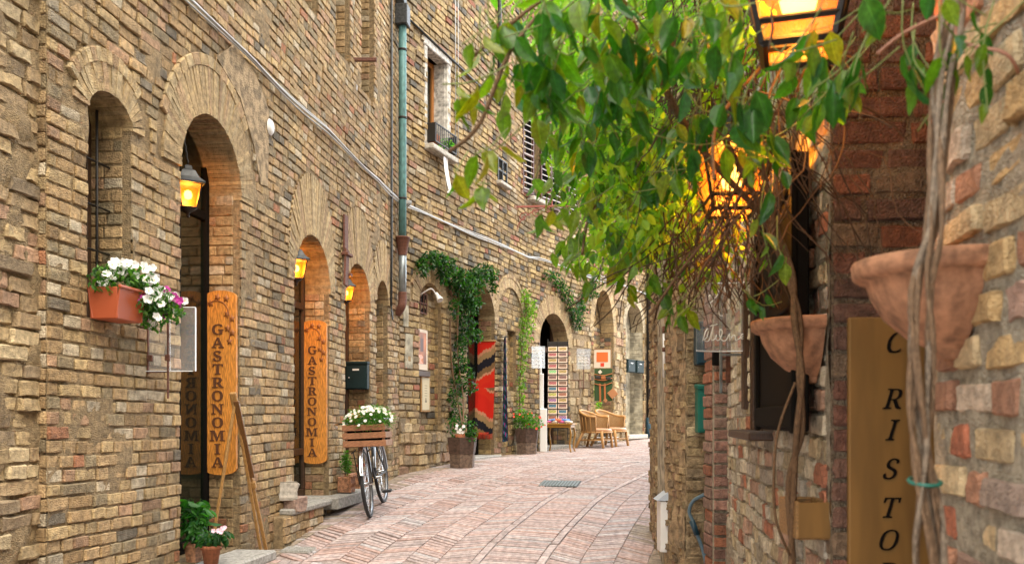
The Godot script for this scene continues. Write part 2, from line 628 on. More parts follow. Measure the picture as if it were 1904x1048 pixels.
func make_materials():
	stain.seed = 4
	stain.frequency = 0.9
	stain.fractal_octaves = 3
	grain = noise_tex(3, 0.012, 6, 0.62, 1.15, 512, FastNoiseLite.TYPE_SIMPLEX_SMOOTH, 0.62)
	pits = noise_tex(8, 0.06, 5, 0.0, 1.0)
	blotch = noise_tex(5, 0.012, 4, 0.5, 1.2, 512)
	M.brick = mk(Color.WHITE, 0.92, grain, pits, 1.1, Vector3.ONE * 2.6)
	M.brick.vertex_color_use_as_albedo = true
	M.brick_near = mk(Color.WHITE, 0.9, grain, pits, 0.7, Vector3.ONE * 3.5)
	M.brick_near.vertex_color_use_as_albedo = true
	M.paver = mk(Color.WHITE, 0.75, grain, pits, 0.25, Vector3.ONE * 2.2)
	M.paver.vertex_color_use_as_albedo = true
	M.mortar = mk(lin(0.36, 0.26, 0.14), 0.95, grain, pits, 1.5, Vector3.ONE * 3.0)
	M.mortar_pale = mk(lin(0.52, 0.45, 0.33), 0.95, grain, pits, 1.5, Vector3.ONE * 4.0)
	M.plaster = mk(lin(0.42, 0.31, 0.18), 0.95, blotch, pits, 0.8, Vector3.ONE * 1.6)
	M.render_grey = mk(lin(0.46, 0.42, 0.31), 0.95, blotch, pits, 0.4, Vector3.ONE * 0.9)
	M.niche_grey = mk(lin(0.50, 0.455, 0.34), 0.95, blotch, pits, 0.4, Vector3.ONE * 0.7)
	M.paving_bed = mk(lin(0.42, 0.345, 0.32), 0.95, grain, pits, 0.6, Vector3.ONE * 3.0)
	M.stone = mk(lin(0.40, 0.385, 0.35), 0.85, grain, pits, 0.5, Vector3.ONE * 3.0)
	M.stone_pale = mk(lin(0.58, 0.54, 0.47), 0.85, grain, pits, 0.5, Vector3.ONE * 3.0)
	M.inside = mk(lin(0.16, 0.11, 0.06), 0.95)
	M.rooftile = mk(lin(0.3, 0.16, 0.1), 0.9)
	M.black = mk(lin(0.008, 0.007, 0.006), 0.75)
	M.black.metallic_specular = 0.15
	M.iron = mk(lin(0.03, 0.027, 0.025), 0.55, null, null, 0.0, Vector3.ONE, 0.6)
	M.rust = mk(lin(0.16, 0.06, 0.035), 0.75, grain, pits, 0.3, Vector3.ONE * 5.0)
	M.white = mk(lin(0.72, 0.72, 0.70), 0.5)
	M.cable = mk(lin(0.40, 0.41, 0.41), 0.5)
	M.greenish = mk(lin(0.10, 0.24, 0.235), 0.55, grain, null, 0.0, Vector3(6, 1.2, 6), 0.2)
	M.zinc = mk(lin(0.32, 0.37, 0.39), 0.4, grain, null, 0.0, Vector3(6, 1.2, 6), 0.5)
	M.terracotta = mk(lin(0.40, 0.135, 0.06), 0.8, grain, pits, 0.15, Vector3.ONE * 5.0)
	M.old_clay = mk(lin(0.46, 0.225, 0.12), 0.85, blotch, pits, 0.06, Vector3.ONE * 4.0)
	M.plastic_pot = mk(lin(0.36, 0.075, 0.025), 0.5)
	M.corten = mk(lin(0.115, 0.07, 0.05), 0.75, blotch, pits, 0.2, Vector3.ONE * 3.0)
	M.corten_pale = mk(lin(0.21, 0.145, 0.105), 0.8, blotch, pits, 0.2, Vector3.ONE * 3.0)
	M.door_green = mk(lin(0.018, 0.05, 0.042), 0.4)
	M.mail_dark = mk(lin(0.012, 0.026, 0.028), 0.6)
	M.mail_dark.metallic_specular = 0.25
	M.mail_blue = mk(lin(0.015, 0.05, 0.075), 0.4)
	M.mail_green = mk(lin(0.01, 0.13, 0.095), 0.4)
	var g := StandardMaterial3D.new()
	g.albedo_color = Color(0.10, 0.13, 0.10, 0.62)
	g.transparency = BaseMaterial3D.TRANSPARENCY_ALPHA
	g.roughness = 0.03
	M.glass = g
	var ac := StandardMaterial3D.new()
	ac.albedo_color = Color(0.9, 0.92, 0.94, 0.09)
	ac.transparency = BaseMaterial3D.TRANSPARENCY_ALPHA
	ac.roughness = 0.05
	M.acrylic = ac
	M.acrylic_edge = mk(lin(0.75, 0.78, 0.8), 0.2)
	var am := StandardMaterial3D.new()
	am.albedo_color = Color(0.50, 0.25, 0.02, 0.34)
	am.transparency = BaseMaterial3D.TRANSPARENCY_ALPHA
	am.roughness = 0.4
	am.emission_enabled = true
	am.emission = Color(1.0, 0.58, 0.07)
	am.emission_energy_multiplier = 0.16
	M.amber = am
	var bu := StandardMaterial3D.new()
	bu.emission_enabled = true
	bu.emission = Color(1.0, 0.80, 0.36)
	bu.emission_energy_multiplier = 2.6
	M.bulb = bu
	wood_tex = noise_tex(21, 0.03, 4, 0.55, 1.15, 512)
	M.sign_wood = local_tex(mk(lin(0.80, 0.32, 0.05), 0.5, wood_tex, wood_tex, 0.15, Vector3(9, 0.8, 9)))
	M.carved = mk(lin(0.10, 0.035, 0.012), 0.6)
	M.crate_wood = local_tex(mk(lin(0.44, 0.20, 0.095), 0.7, wood_tex, pits, 0.1, Vector3(1.5, 14, 14)))
	M.pine = local_tex(mk(lin(0.50, 0.27, 0.08), 0.6, wood_tex, pits, 0.1, Vector3(12, 1.5, 12)))
	M.dark_wood = local_tex(mk(lin(0.08, 0.04, 0.02), 0.5, wood_tex, pits, 0.1, Vector3(12, 1.5, 12)))
	M.window_wood = mk(lin(0.42, 0.17, 0.04), 0.5)
	M.wicker = local_tex(mk(lin(0.44, 0.25, 0.09), 0.6, noise_tex(31, 0.12, 2, 0.45, 1.15, 256), pits, 0.4, Vector3(9, 22, 9)))
	M.cane = mk(lin(0.42, 0.22, 0.07), 0.5)
	M.brass_board = local_tex(mk(lin(0.215, 0.115, 0.028), 0.55, noise_tex(61, 0.01, 4, 0.82, 1.08, 256), null, 0.0, Vector3(3, 0.5, 3)))
	M.box_wood = local_tex(mk(lin(0.36, 0.20, 0.07), 0.6, wood_tex, pits, 0.15, Vector3(2, 8, 8)))
	M.bark = mk(lin(0.245, 0.150, 0.082), 0.9, wood_tex, pits, 0.4, Vector3(12, 3, 12))
	M.bark_dark = mk(lin(0.20, 0.115, 0.055), 0.9, wood_tex, pits, 0.3, Vector3(10, 3, 10))
	M.twig = mk(lin(0.062, 0.035, 0.018), 0.9)
	M.chrome = mk(lin(0.62, 0.64, 0.66), 0.22, null, null, 0.0, Vector3.ONE, 1.0)
	M.rubber = mk(lin(0.018, 0.018, 0.019), 0.7)
	M.frame_paint = mk(lin(0.02, 0.03, 0.04), 0.35)
	M.reflector = mk(lin(0.35, 0.03, 0.015), 0.25)
	M.leather = mk(lin(0.38, 0.12, 0.03), 0.55)
	M.leather_dark = mk(lin(0.03, 0.022, 0.018), 0.5)
	bricks_mid = [brick_mesh(1, 0.55), brick_mesh(2, 0.6), brick_mesh(3, 0.7), brick_mesh(4, 0.8), brick_mesh(5, 0.6), brick_mesh(6, 0.75), brick_mesh(7, 0.9), brick_mesh(8, 0.65)]
	bricks_soft = [brick_mesh(21, 0.25), brick_mesh(22, 0.3), brick_mesh(23, 0.35), brick_mesh(24, 0.3)]
	bricks_worn = [brick_mesh(41, 1.2), brick_mesh(42, 1.35), brick_mesh(43, 1.1), brick_mesh(44, 1.5), brick_mesh(45, 1.25), brick_mesh(46, 1.4)]

func ground():
	var st := stool(true)
	var ds := []
	var d := -6.0
	while d < 60.0:
		ds.append(d)
		d += 0.4 if d < 24 else 4.0
	var n := FastNoiseLite.new()
	n.frequency = 0.8
	var xs := [-30.0, -12.0, -6.0]
	for i in 33:
		xs.append(-3.2 + i * 0.4)
	xs += [14.0, 22.0, 40.0]
	for j in ds.size() - 1:
		for i in xs.size() - 1:
			var q := []
			for c in [[0, 0], [1, 0], [1, 1], [0, 1]]:
				var x: float = xs[i + c[0]]
				var dd: float = ds[j + c[1]]
				q.append(Vector3(x, gy(dd) + 0.004 * n.get_noise_2d(x, dd) - 0.006, -dd))
			quad(st, q[0], q[1], q[2], q[3])
	var street := part("street", done(st), M.paving_bed, self)
	street.set_meta("kind", "structure")
	# pavers: a middle band laid straight across, then strips laid slantwise this way and that
	var c := catmull([Vector2(-1.6, 0), Vector2(-0.72, 3.5), Vector2(-0.05, 6.6), Vector2(0.18, 7.5), Vector2(0.70, 9.4), Vector2(1.12, 10.5), Vector2(2.05, 12.5), Vector2(3.6, 15.2), Vector2(6.6, 19.5), Vector2(11, 25)], 24)
	var lens := [0.0]
	for i in range(1, c.size()):
		lens.append(lens[-1] + c[i].distance_to(c[i - 1]))
	var list := []
	var total := 0.0
	for t in PAVE:
		total += t[3]
	var lanes := []
	lanes.append([0.0, 0.40, 0.0, 0.052])
	for s in [-1, 1]:
		lanes.append([s * 0.235, 0.062, 0.0, 0.30])
		for k in 14:
			lanes.append([s * (0.272 + 0.121 + k * 0.243), 0.241, 0.55 if (k + (0 if s > 0 else 1)) % 2 else -0.55, 0.054])
	for lane in lanes:
		var u := 3.6 + rr(0, 0.05)
		var at := 0
		while u < lens[-1] - 3.5:
			while lens[at + 1] < u:
				at += 1
			var f: float = (u - lens[at]) / (lens[at + 1] - lens[at])
			var p: Vector2 = c[at].lerp(c[at + 1], f)
			var tg: Vector2 = (c[at + 1] - c[at]).normalized()
			var right := Vector2(tg.y, -tg.x)      # in (x, depth)
			p += right * lane[0]
			var step: float = lane[3] * rr(0.94, 1.06)
			var row: bool = absf(fposmod(u, 6.3) - 0.25) < 0.07 and lane[1] > 0.1    # a course that crosses the street
			if p.y > 3.8 and p.y < 22 and p.x > left_edge(p.y) - 0.10 and p.x < right_edge(p.y) + 0.10:
				var fw := Vector3(tg.x, (gy(p.y + 0.05) - gy(p.y - 0.05)) / 0.1 * tg.y, -tg.y)
				var rt := Vector3(right.x, (gy(p.y + right.y * 0.05) - gy(p.y - right.y * 0.05)) / 0.1, -right.y)
				var up := rt.cross(fw).normalized()
				var slant: float = lane[2]
				var b := Basis((rt + fw * slant) * (lane[1] - 0.004), fw * (step - rr(0.006, 0.012)), up * 0.03)
				if row:
					step = 0.13
					b = Basis(rt * (lane[1] - 0.007), fw * 0.122, up * 0.03)
				var k := 0
				var v := rng.randf() * total
				while v > PAVE[k][3] and k < PAVE.size() - 1:
					v -= PAVE[k][3]
					k += 1
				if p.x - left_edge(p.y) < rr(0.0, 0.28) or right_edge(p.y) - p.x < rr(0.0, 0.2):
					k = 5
				elif lane[1] < 0.1:
					k = 2
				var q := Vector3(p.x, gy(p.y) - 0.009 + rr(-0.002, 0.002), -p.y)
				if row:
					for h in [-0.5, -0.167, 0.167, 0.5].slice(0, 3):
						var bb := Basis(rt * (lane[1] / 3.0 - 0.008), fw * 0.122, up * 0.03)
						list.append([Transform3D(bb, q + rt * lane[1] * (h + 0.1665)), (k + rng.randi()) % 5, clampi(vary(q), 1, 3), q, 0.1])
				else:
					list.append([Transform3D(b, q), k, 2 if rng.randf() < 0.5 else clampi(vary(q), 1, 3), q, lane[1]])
			u += step
	emit(list, street, bricks_soft, PAVE, M.paver, "paver")

var L1: Face
var L2: Face
var L3: Face
var FA: Face
var FC: Face
var FJ: Face
var far2: Face
var far3: Face
var far4: Face
var door_far: Face
var shop_far: Face
var arch3_far: Face
var pale_niche: Dictionary
var shop_arch: Dictionary

func left_house():
	L1 = Face.new(Vector3(-2.755, 0, 0), Vector3(0.1282, 0, -1))
	# the neighbour nearer the camera: rough, patched stone and brick
	var h0 := thing("stone_house", "rough ochre stone and worn brick house wall at the near left edge", "house", L1.p(2.0, gy(2.0)))
	var f0 := Face.new(L1.p(0, 0, -0.035), L1.u)
	var w0 := group_node("wall", h0)
	part("mortar", bed(f0, -1.0, 4.36, -0.5, 3.9, [], 0.06, 0.02), M.mortar, w0)
	emit(lay(f0, -1.0, 4.345, -0.4, 3.9, 0.078, 0.12, 0.30, [], RUBBLE, {"gap": 0.014, "jit": 0.013, "wave": 0.02, "proud": 0.008}), w0, bricks_worn, RUBBLE, M.brick_near, "stone", 200)
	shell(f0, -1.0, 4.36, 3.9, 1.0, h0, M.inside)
	# the long house with the row of arches
	var h := thing("brick_house", "tan brick house with a row of tall arched shop doorways along the left", "house", L1.p(7.5, gy(7.5)))
	var A := [
		{"c": 4.88, "w": 0.205, "bottom": 1.97, "spring": 3.04, "rise": 0.13, "t0": 0.13, "t1": 0.15, "hood": 0.075},
		{"c": 6.075, "w": 0.435, "bottom": 0.55, "spring": 3.0, "rise": 0.44, "t0": 0.22, "t1": 0.31, "hood": 0.075},
		{"c": 8.0, "w": 0.445, "bottom": 0.74, "spring": 2.6, "rise": 0.44, "t0": 0.14, "t1": 0.54},
		{"c": 9.335, "w": 0.425, "bottom": 0.76, "spring": 2.6, "rise": 0.42, "t0": 0.14, "t1": 0.58},
		{"c": 10.25, "w": 0.24, "bottom": 0.78, "spring": 2.75, "rise": 0.24, "t0": 0.10, "t1": 0.45},
		{"c": 7.95, "w": 0.18, "bottom": 5.0, "spring": 6.3, "rise": 0.1, "t0": 0.12, "t1": 0.12},
		{"c": 8.85, "w": 0.22, "bottom": 4.92, "spring": 6.3, "rise": 0.1, "t0": 0.12, "t1": 0.12},
		{"c": 9.69, "w": 0.24, "bottom": 4.84, "spring": 6.3, "rise": 0.1, "t0": 0.12, "t1": 0.12},
	]
	var excl := []
	var holes := []
	for a in A:
		var e: float = a.get("hood", 0.0)
		excl.append(arch_poly(a, a.t0 + e, a.t1 + e))
		holes.append(arch_poly(a, 0.06, 0.06))
	var patches := [
		PackedVector2Array([Vector2(6.12, 3.86), Vector2(6.40, 4.05), Vector2(6.78, 3.98), Vector2(7.02, 3.80), Vector2(7.0, 3.22), Vector2(6.86, 3.2), Vector2(6.74, 3.45), Vector2(6.5, 3.72)]),
		PackedVector2Array([Vector2(7.66, 3.18), Vector2(7.95, 3.78), Vector2(8.26, 3.18), Vector2(8.1, 3.35), Vector2(7.8, 3.35)]),
	]
	var w := group_node("wall", h)
	part("mortar", bed(L1, 4.35, 11.02, -0.2, 6.7, holes, 0.05, 0.007, 0.0, 1.0), M.mortar, w)
	var pale := func(s, y, k):
		if y > 3.7 + 0.15 * sin(s * 3.0) and rng.randf() < 0.55:
			return 7 if rng.randf() < 0.6 else 4
		if s < 4.45 and y < 2.4 and rng.randf() < 0.5:
			return 2
		if y < 1.6 and s < 6 and rng.randf() < 0.04:
			return 8
		return k
	emit(lay(L1, 4.35, 11.0, -0.1, 6.7, 0.0685, 0.085, 0.225, excl + [patches[0]], TAN, {"tone_of": pale, "jit": 0.006, "gap": 0.0115, "proud": 0.011}), w, bricks_mid, TAN, M.brick)
	var pst := stool()
	prism(pst, patches[0], 0.012, L1.xf(0, 0, 0))
	part("plaster_patch", done(pst), M.plaster, w)
	# a quoin line at the near corner
	var corner := Face.new(L1.p(4.35, 0, -0.05), L1.n)
	emit(lay(corner, 0.0, 0.052, -0.1, 6.7, 0.0685, 0.1, 0.1, [], TAN, {"proud": 0.008, "wave": 0.0}), w, bricks_mid, TAN, M.brick, "brick", 60)
	for i in A.size():
		var a: Dictionary = A[i]
		voussoirs(L1, a, h, RING, M.brick, 0.026 if i < 5 else 0.06, 0.016, 0.27)
		var fj = jambs(L1, a, h, TAN, M.brick, M.mortar, 0.26)
		if i == 1: far2 = fj
		if i == 2: far3 = fj
		if i == 3: far4 = fj
		if i > 4 or i == 4:     # walled up
			var back := Face.new(L1.p(0, 0, -0.24), L1.u)
			var bp := group_node("infill", h)
			part("mortar", bed(back, a.c - a.w - 0.05, a.c + a.w + 0.05, a.bottom, a.spring + a.rise + 0.05, [], 0.1, 0.004), M.mortar, bp)
			emit(lay(back, a.c - a.w - 0.03, a.c + a.w + 0.03, a.bottom, a.spring + a.rise, 0.069, 0.1, 0.2, [], TAN), bp, bricks_mid, TAN, M.brick, "brick", 40)
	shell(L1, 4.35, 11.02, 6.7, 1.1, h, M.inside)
	# doors of glass in dark frames
	for i in [1, 2, 3]:
		var a: Dictionary = A[i]
		var dn := group_node("glass_door" if i < 3 else "wooden_door", h)
		var st := stool()
		var hgt: float = a.spring + a.rise - a.bottom
		for s in [a.c - a.w + 0.03, a.c - 0.01, a.c + a.w - 0.03]:
			bx(st, L1.xf(s, a.bottom + hgt * 0.5, -0.245), Vector3(0.05, hgt, 0.05), 0.004)
		for y in [a.bottom + 0.05, a.bottom + 0.42 if i == 2 else a.bottom + 0.03, a.spring - 0.12]:
			bx(st, L1.xf(a.c, y, -0.245), Vector3(a.w * 2, 0.06, 0.045), 0.004)
		part("frame", done(st), M.dark_wood if i > 1 else M.black, dn)
		if i < 3:
			for s in [-0.5, 0.5]:
				part("pane", box_mesh(Vector3(a.w - 0.05, hgt - 0.05, 0.008), 0.001), M.glass, dn, L1.xf(a.c + s * (a.w - 0.02), a.bottom + hgt * 0.5, -0.246))
		else:
			part("leaf", box_mesh(Vector3(a.w * 2, hgt, 0.03), 0.002), M.dark_wood, dn, L1.xf(a.c, a.bottom + hgt * 0.5, -0.262))
	# window bars in the small arch
	var bars := group_node("window_grille", h)
	for s in [4.80, 4.96]:
		var st := stool(true)
		tube(st, [L1.p(s, 1.98, -0.12), L1.p(s, 3.12, -0.12)], 0.008, 6)
		part("bar", done(st), M.iron, bars)
	for y in [2.12, 2.36, 2.6, 2.84]:
		var st := stool(true)
		tube(st, [L1.p(4.68, y, -0.12), L1.p(5.08, y, -0.12)], 0.006, 6)
		part("bar", done(st), M.iron, bars)
	var wf := group_node("window", h)
	var wst := stool()
	for s in [4.70, 4.88, 5.06]:
		bx(wst, L1.xf(s, 2.55, -0.245), Vector3(0.04, 1.16, 0.04))
	for y in [1.99, 2.6, 3.1]:
		bx(wst, L1.xf(4.88, y, -0.247), Vector3(0.4, 0.04, 0.035))
	part("frame", done(wst), M.dark_wood, wf)
	part("pane", box_mesh(Vector3(0.40, 1.2, 0.006), 0.001), M.glass, wf, L1.xf(4.88, 2.57, -0.25))
	# steps and sills of stone
	for a in [[6.0, 0.53, 0.95, 0.30, 0.07], [7.72, 0.735, 0.96, 0.13, 0.05], [9.0, 0.745, 1.55, 0.17, 0.11]]:
		part("doorstep", box_mesh(Vector3(a[2], a[4], a[3] + 0.24), 0.012), M.stone, h, L1.xf(a[0], a[1] - a[4] * 0.5 + 0.012, a[3] * 0.5 - 0.13))
	var plinth := Face.new(L1.p(0, 0, 0.10), L1.u)
	var pl := group_node("plinth", h)
	var pm := stool()
	bx(pm, L1.xf(7.55, 0.55, 0.03), Vector3(0.9, 0.30, 0.13), 0.01)
	part("mortar", done(pm), M.mortar, pl)
	emit(lay(plinth, 7.1, 8.0, 0.42, 0.69, 0.068, 0.12, 0.22, [], TAN), pl, bricks_worn, TAN, M.brick)

func far_house():
	L2 = Face.new(Vector3(-1.353, 0, -10.9), Vector3(0.3812, 0, -1))
	L3 = Face.new(Vector3(0.248, 0, -15.1), Vector3(0.528, 0, -1))
	var h := thing("brick_house", "olive tan stone and brick house where the lane bends, with shuttered upper windows", "house", L2.p(4.4, gy(15.0)))
	var A := [
		{"c": 1.045, "w": 0.30, "bottom": 4.93, "spring": 6.16, "rise": 0.02, "t0": 0.10, "t1": 0.10, "flat": true},
		{"c": 0.855, "w": 0.325, "bottom": 1.30, "spring": 2.92, "rise": 0.27, "t0": 0.20, "t1": 0.26, "hood": 0.06, "blind": 0.11},
		{"c": 2.53, "w": 0.51, "bottom": 0.92, "spring": 2.90, "rise": 0.50, "t0": 0.16, "t1": 0.20},
		{"c": 3.72, "w": 0.55, "bottom": 2.85, "spring": 3.0, "rise": 0.52, "t0": 0.12, "t1": 0.14, "hood": 0.06, "blind": 0.03},
		{"c": 3.77, "w": 0.20, "bottom": 1.90, "spring": 2.94, "rise": 0.02, "t0": 0.0, "t1": 0.0, "flat": true, "blind": 0.12},
	]
	var B := [
		{"c": 1.03, "w": 0.58, "bottom": 1.0, "spring": 2.75, "rise": 0.55, "t0": 0.22, "t1": 0.34},
		{"c": 3.335, "w": 0.515, "bottom": 1.10, "spring": 3.15, "rise": 0.85, "t0": 0.18, "t1": 0.22, "blind": 0.30},
		{"c": 5.08, "w": 0.53, "bottom": 1.13, "spring": 3.35, "rise": 0.58, "t0": 0.16, "t1": 0.18, "blind": 0.30},
		{"c": 0.25, "w": 0.17, "bottom": 5.14, "spring": 6.28, "rise": 0.02, "t0": 0.05, "t1": 0.05, "flat": true},
		{"c": 1.35, "w": 0.20, "bottom": 5.10, "spring": 6.28, "rise": 0.02, "t0": 0.05, "t1": 0.05, "flat": true},
		{"c": 3.2, "w": 0.22, "bottom": 5.50, "spring": 6.3, "rise": 0.02, "t0": 0.05, "t1": 0.05, "flat": true},
	]
	for g in [[L2, A, -0.02, 4.49, 0], [L3, B, 0.0, 11.0, 1]]:
		var f: Face = g[0]
		var excl := []
		var holes := []
		for a in g[1]:
			var e: float = a.get("hood", 0.0)
			excl.append(arch_poly(a, a.t0 + e, a.t1 + e))
			holes.append(arch_poly(a, 0.0 if a.has("flat") else 0.06, 0.0 if a.has("flat") else 0.06))
		var w := group_node("wall", h)
		part("mortar", bed(f, g[2], g[3], 0.3, 11.0, holes, 0.09, 0.012, 0.0, 1.0), M.mortar, w)
		var low := 1.38 if g[4] == 0 else 1.0
		var list := []
		if g[4] == 0:
			list += lay(f, g[2], g[3], low, 11.0, 0.083, 0.11, 0.29, excl, OLIVE, {"gap": 0.018, "jit": 0.010, "wave": 0.018, "proud": 0.02})
			emit(lay(f, g[2], 1.5, 0.6, low, 0.13, 0.10, 0.26, excl, RUBBLE, {"gap": 0.02, "jit": 0.02, "wave": 0.03, "proud": 0.02, "depth": 0.1}), w, bricks_worn, RUBBLE, M.brick, "stone", 60)
			list += lay(f, 1.5, g[3], 0.6, low, 0.083, 0.11, 0.29, excl, OLIVE, {"gap": 0.013, "jit": 0.01, "wave": 0.016})
		else:
			var rough := []
			rough.append(PackedVector2Array([Vector2(1.7, 0.5), Vector2(1.7, 3.0), Vector2(2.65, 3.0), Vector2(2.65, 0.5)]))
			rough.append(PackedVector2Array([Vector2(3.88, 0.5), Vector2(3.88, 4.2), Vector2(4.4, 4.2), Vector2(4.4, 0.5)]))
			rough.append(PackedVector2Array([Vector2(5.65, 0.5), Vector2(5.65, 4.2), Vector2(7.2, 4.2), Vector2(7.2, 0.5)]))
			list += lay(f, g[2], g[3], 0.7, 11.0, 0.083, 0.11, 0.29, excl + rough, OLIVE, {"gap": 0.018, "jit": 0.010, "wave": 0.018, "proud": 0.02})
			var stones := []
			for r in rough:
				stones += lay(f, r[0].x, r[2].x, 0.7, r[1].y, 0.15, 0.12, 0.30, excl, RUBBLE, {"gap": 0.02, "jit": 0.02, "wave": 0.03, "proud": 0.02, "depth": 0.1})
			emit(stones, w, bricks_worn, RUBBLE, M.brick, "stone", 150)
		emit(list, w, bricks_mid, OLIVE, M.brick, "brick", 200)
		for i in g[1].size():
			var a: Dictionary = g[1][i]
			var plain: bool = g[4] == 1 and i == 2
			if a.t1 > 0.06 and not a.has("flat"):
				voussoirs(f, a, h, RING if not plain else [[0.5, 0.42, 0.28, 1.0]], M.brick, 0.05, 0.014, minf(0.28, a.get("blind", 0.28) + 0.02))
			var dep: float = a.get("blind", 0.28)
			var fj = jambs(f, a, h, OLIVE if not plain else [[0.48, 0.44, 0.34, 1.0]], M.brick if not plain else M.niche_grey, M.mortar if not plain else M.niche_grey, dep, 0.08)
			if g[4] == 0 and i == 2: door_far = fj
			if g[4] == 1 and i == 0: shop_far = fj
			if g[4] == 1 and i == 1: arch3_far = fj
			if a.has("blind"):
				var back := Face.new(f.p(0, 0, -dep + 0.01), f.u)
				var bp := group_node("infill", h)
				var flat = M.niche_grey if plain else M.mortar
				part("render" if plain else "mortar", bed(back, a.c - a.w - 0.04, a.c + a.w + 0.04, a.bottom, a.spring + a.rise + 0.04, [], 0.06, 0.004), flat, bp)
				if not plain:
					emit(lay(back, a.c - a.w - 0.02, a.c + a.w + 0.02, a.bottom, a.spring + a.rise + 0.02, 0.082, 0.12, 0.26, [], OLIVE, {"gap": 0.012}), bp, bricks_mid, OLIVE, M.brick, "brick", 60)
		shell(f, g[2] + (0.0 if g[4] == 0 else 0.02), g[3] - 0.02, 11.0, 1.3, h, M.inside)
		for a in g[1]:       # sills of the doors and niches
			if a.bottom < 1.4 and not (g[4] == 0 and a.has("blind")):
				part("doorstep", box_mesh(Vector3(a.w * 2 + 0.1, 0.09, 0.34), 0.012), M.stone_pale if g[4] == 1 and a.c > 4 else M.stone, h, f.xf(a.c, a.bottom - 0.042, -0.06))
	# the barred light above the picture
	var wn := group_node("window", h)
	part("pane", box_mesh(Vector3(0.38, 0.26, 0.01), 0.001), M.black, wn, L2.xf(0.725, 2.935, -0.094))
	var st := stool()
	for s in [0.54, 0.635, 0.725, 0.82, 0.91]:
		bx(st, L2.xf(s, 2.935, -0.075), Vector3(0.014, 0.26, 0.014))
	for y in [2.81, 2.935, 3.06]:
		bx(st, L2.xf(0.725, y, -0.078), Vector3(0.40, 0.02, 0.014))
	part("grille", done(st), M.rust, wn)
	# the dark shop door behind the hanging rug
	var dd := group_node("door", h)
	st = stool()
	for s in [2.05, 2.34, 2.62, 3.0]:
		bx(st, L2.xf(s, 2.1, -0.27), Vector3(0.05, 2.5, 0.05))
	for y in [0.97, 2.72]:
		bx(st, L2.xf(2.53, y, -0.272), Vector3(1.0, 0.07, 0.045))
	part("frame", done(st), M.black, dd)
	part("pane", box_mesh(Vector3(0.98, 2.4, 0.008), 0.001), M.glass, dd, L2.xf(2.53, 2.15, -0.275))
	dd = group_node("door", h)
	st = stool()
	for s in [0.47, 0.78, 1.03, 1.59]:
		bx(st, L3.xf(s, 2.1, -0.30), Vector3(0.06, 2.3, 0.05))
	bx(st, L3.xf(1.03, 2.70, -0.302), Vector3(1.14, 0.09, 0.045))
	part("frame", done(st), M.dark_wood, dd)
	# upper windows
	for g in [[L2, 1.045, 0.30, 4.93, 6.18, M.window_wood], [L3, 0.25, 0.17, 5.14, 6.3, M.dark_wood], [L3, 1.35, 0.20, 5.10, 6.3, M.dark_wood], [L3, 3.2, 0.22, 5.5, 6.3, M.dark_wood]]:
		var f: Face = g[0]
		wn = group_node("window", h)
		st = stool()
		var hy: float = (g[3] + g[4]) * 0.5
		for s in [g[1] - g[2] + 0.03, g[1] - 0.0, g[1] + g[2] - 0.03]:
			bx(st, f.xf(s, hy, -0.20), Vector3(0.055, g[4] - g[3], 0.05))
		for y in [g[3] + 0.03, g[4] - 0.03]:
			bx(st, f.xf(g[1], y, -0.202), Vector3(g[2] * 2, 0.06, 0.045))
		part("frame", done(st), g[5], wn)
		part("pane", box_mesh(Vector3(g[2] * 2, g[4] - g[3], 0.006), 0.001), M.glass, wn, f.xf(g[1], hy, -0.205))
		st = stool()
		bx(st, f.xf(g[1], g[3] - 0.035, 0.01), Vector3(g[2] * 2 + 0.16, 0.07, 0.26), 0.01)
		part("sill", done(st), M.stone_pale, wn)
		if g[0] == L2:
			st = stool()
			bx(st, f.xf(g[1], g[4] + 0.06, -0.05), Vector3(g[2] * 2 + 0.24, 0.13, 0.16), 0.01)
			bx(st, f.xf(g[1] + g[2] + 0.05, hy, -0.06), Vector3(0.10, g[4] - g[3], 0.16), 0.008)
			bx(st, f.xf(g[1] - g[2] - 0.04, hy, -0.06), Vector3(0.08, g[4] - g[3], 0.16), 0.008)
			bx(st, f.xf(g[1] + g[2] - 0.008, hy, -0.10), Vector3(0.02, g[4] - g[3], 0.17), 0.004)
			part("surround", done(st), M.white_plaster, wn)
	# a tiny window between the tall window and the shutters
	wn = group_node("window", h)
	part("pane", box_mesh(Vector3(0.36, 0.34, 0.02), 0.002), M.black, wn, L2.xf(3.3, 5.24, 0.012))
	st = stool()
	for s in [3.12, 3.3, 3.48]:
		bx(st, L2.xf(s, 5.24, 0.03), Vector3(0.02, 0.36, 0.025))
	for y in [5.07, 5.24, 5.41]:
		bx(st, L2.xf(3.3, y, 0.028), Vector3(0.38, 0.02, 0.02))
	part("grille", done(st), M.zinc_dark, wn)
	part("sill", box_mesh(Vector3(0.46, 0.05, 0.12), 0.006), M.stone_pale, wn, L2.xf(3.3, 5.03, 0.05))
	# louvred shutters folded back beside the upper windows
	for q in [[-0.085, 5.16, 6.42], [0.59, 5.16, 6.42], [1.0, 5.1, 6.3], [1.72, 5.1, 6.3], [2.83, 5.5, 6.35], [3.57, 5.5, 6.35]]:
		var sh := group_node("shutter", h)
		var f := Face.new(L3.p(q[0], 0, 0.06), (L3.u + L3.n * 0.12))
		var hh: float = q[2] - q[1]
		st = stool()
		for s in [-0.15, 0.15]:
			bx(st, f.xf(s, q[1] + hh * 0.5, 0), Vector3(0.035, hh, 0.035))
		for y in [q[1] + 0.02, q[1] + hh * 0.5, q[2] - 0.02]:
			bx(st, f.xf(0, y, 0.001), Vector3(0.27, 0.045, 0.03))
		part("frame", done(st), M.shutter, sh)
		var slat := box_mesh(Vector3(0.27, 0.014, 0.045), 0.002)
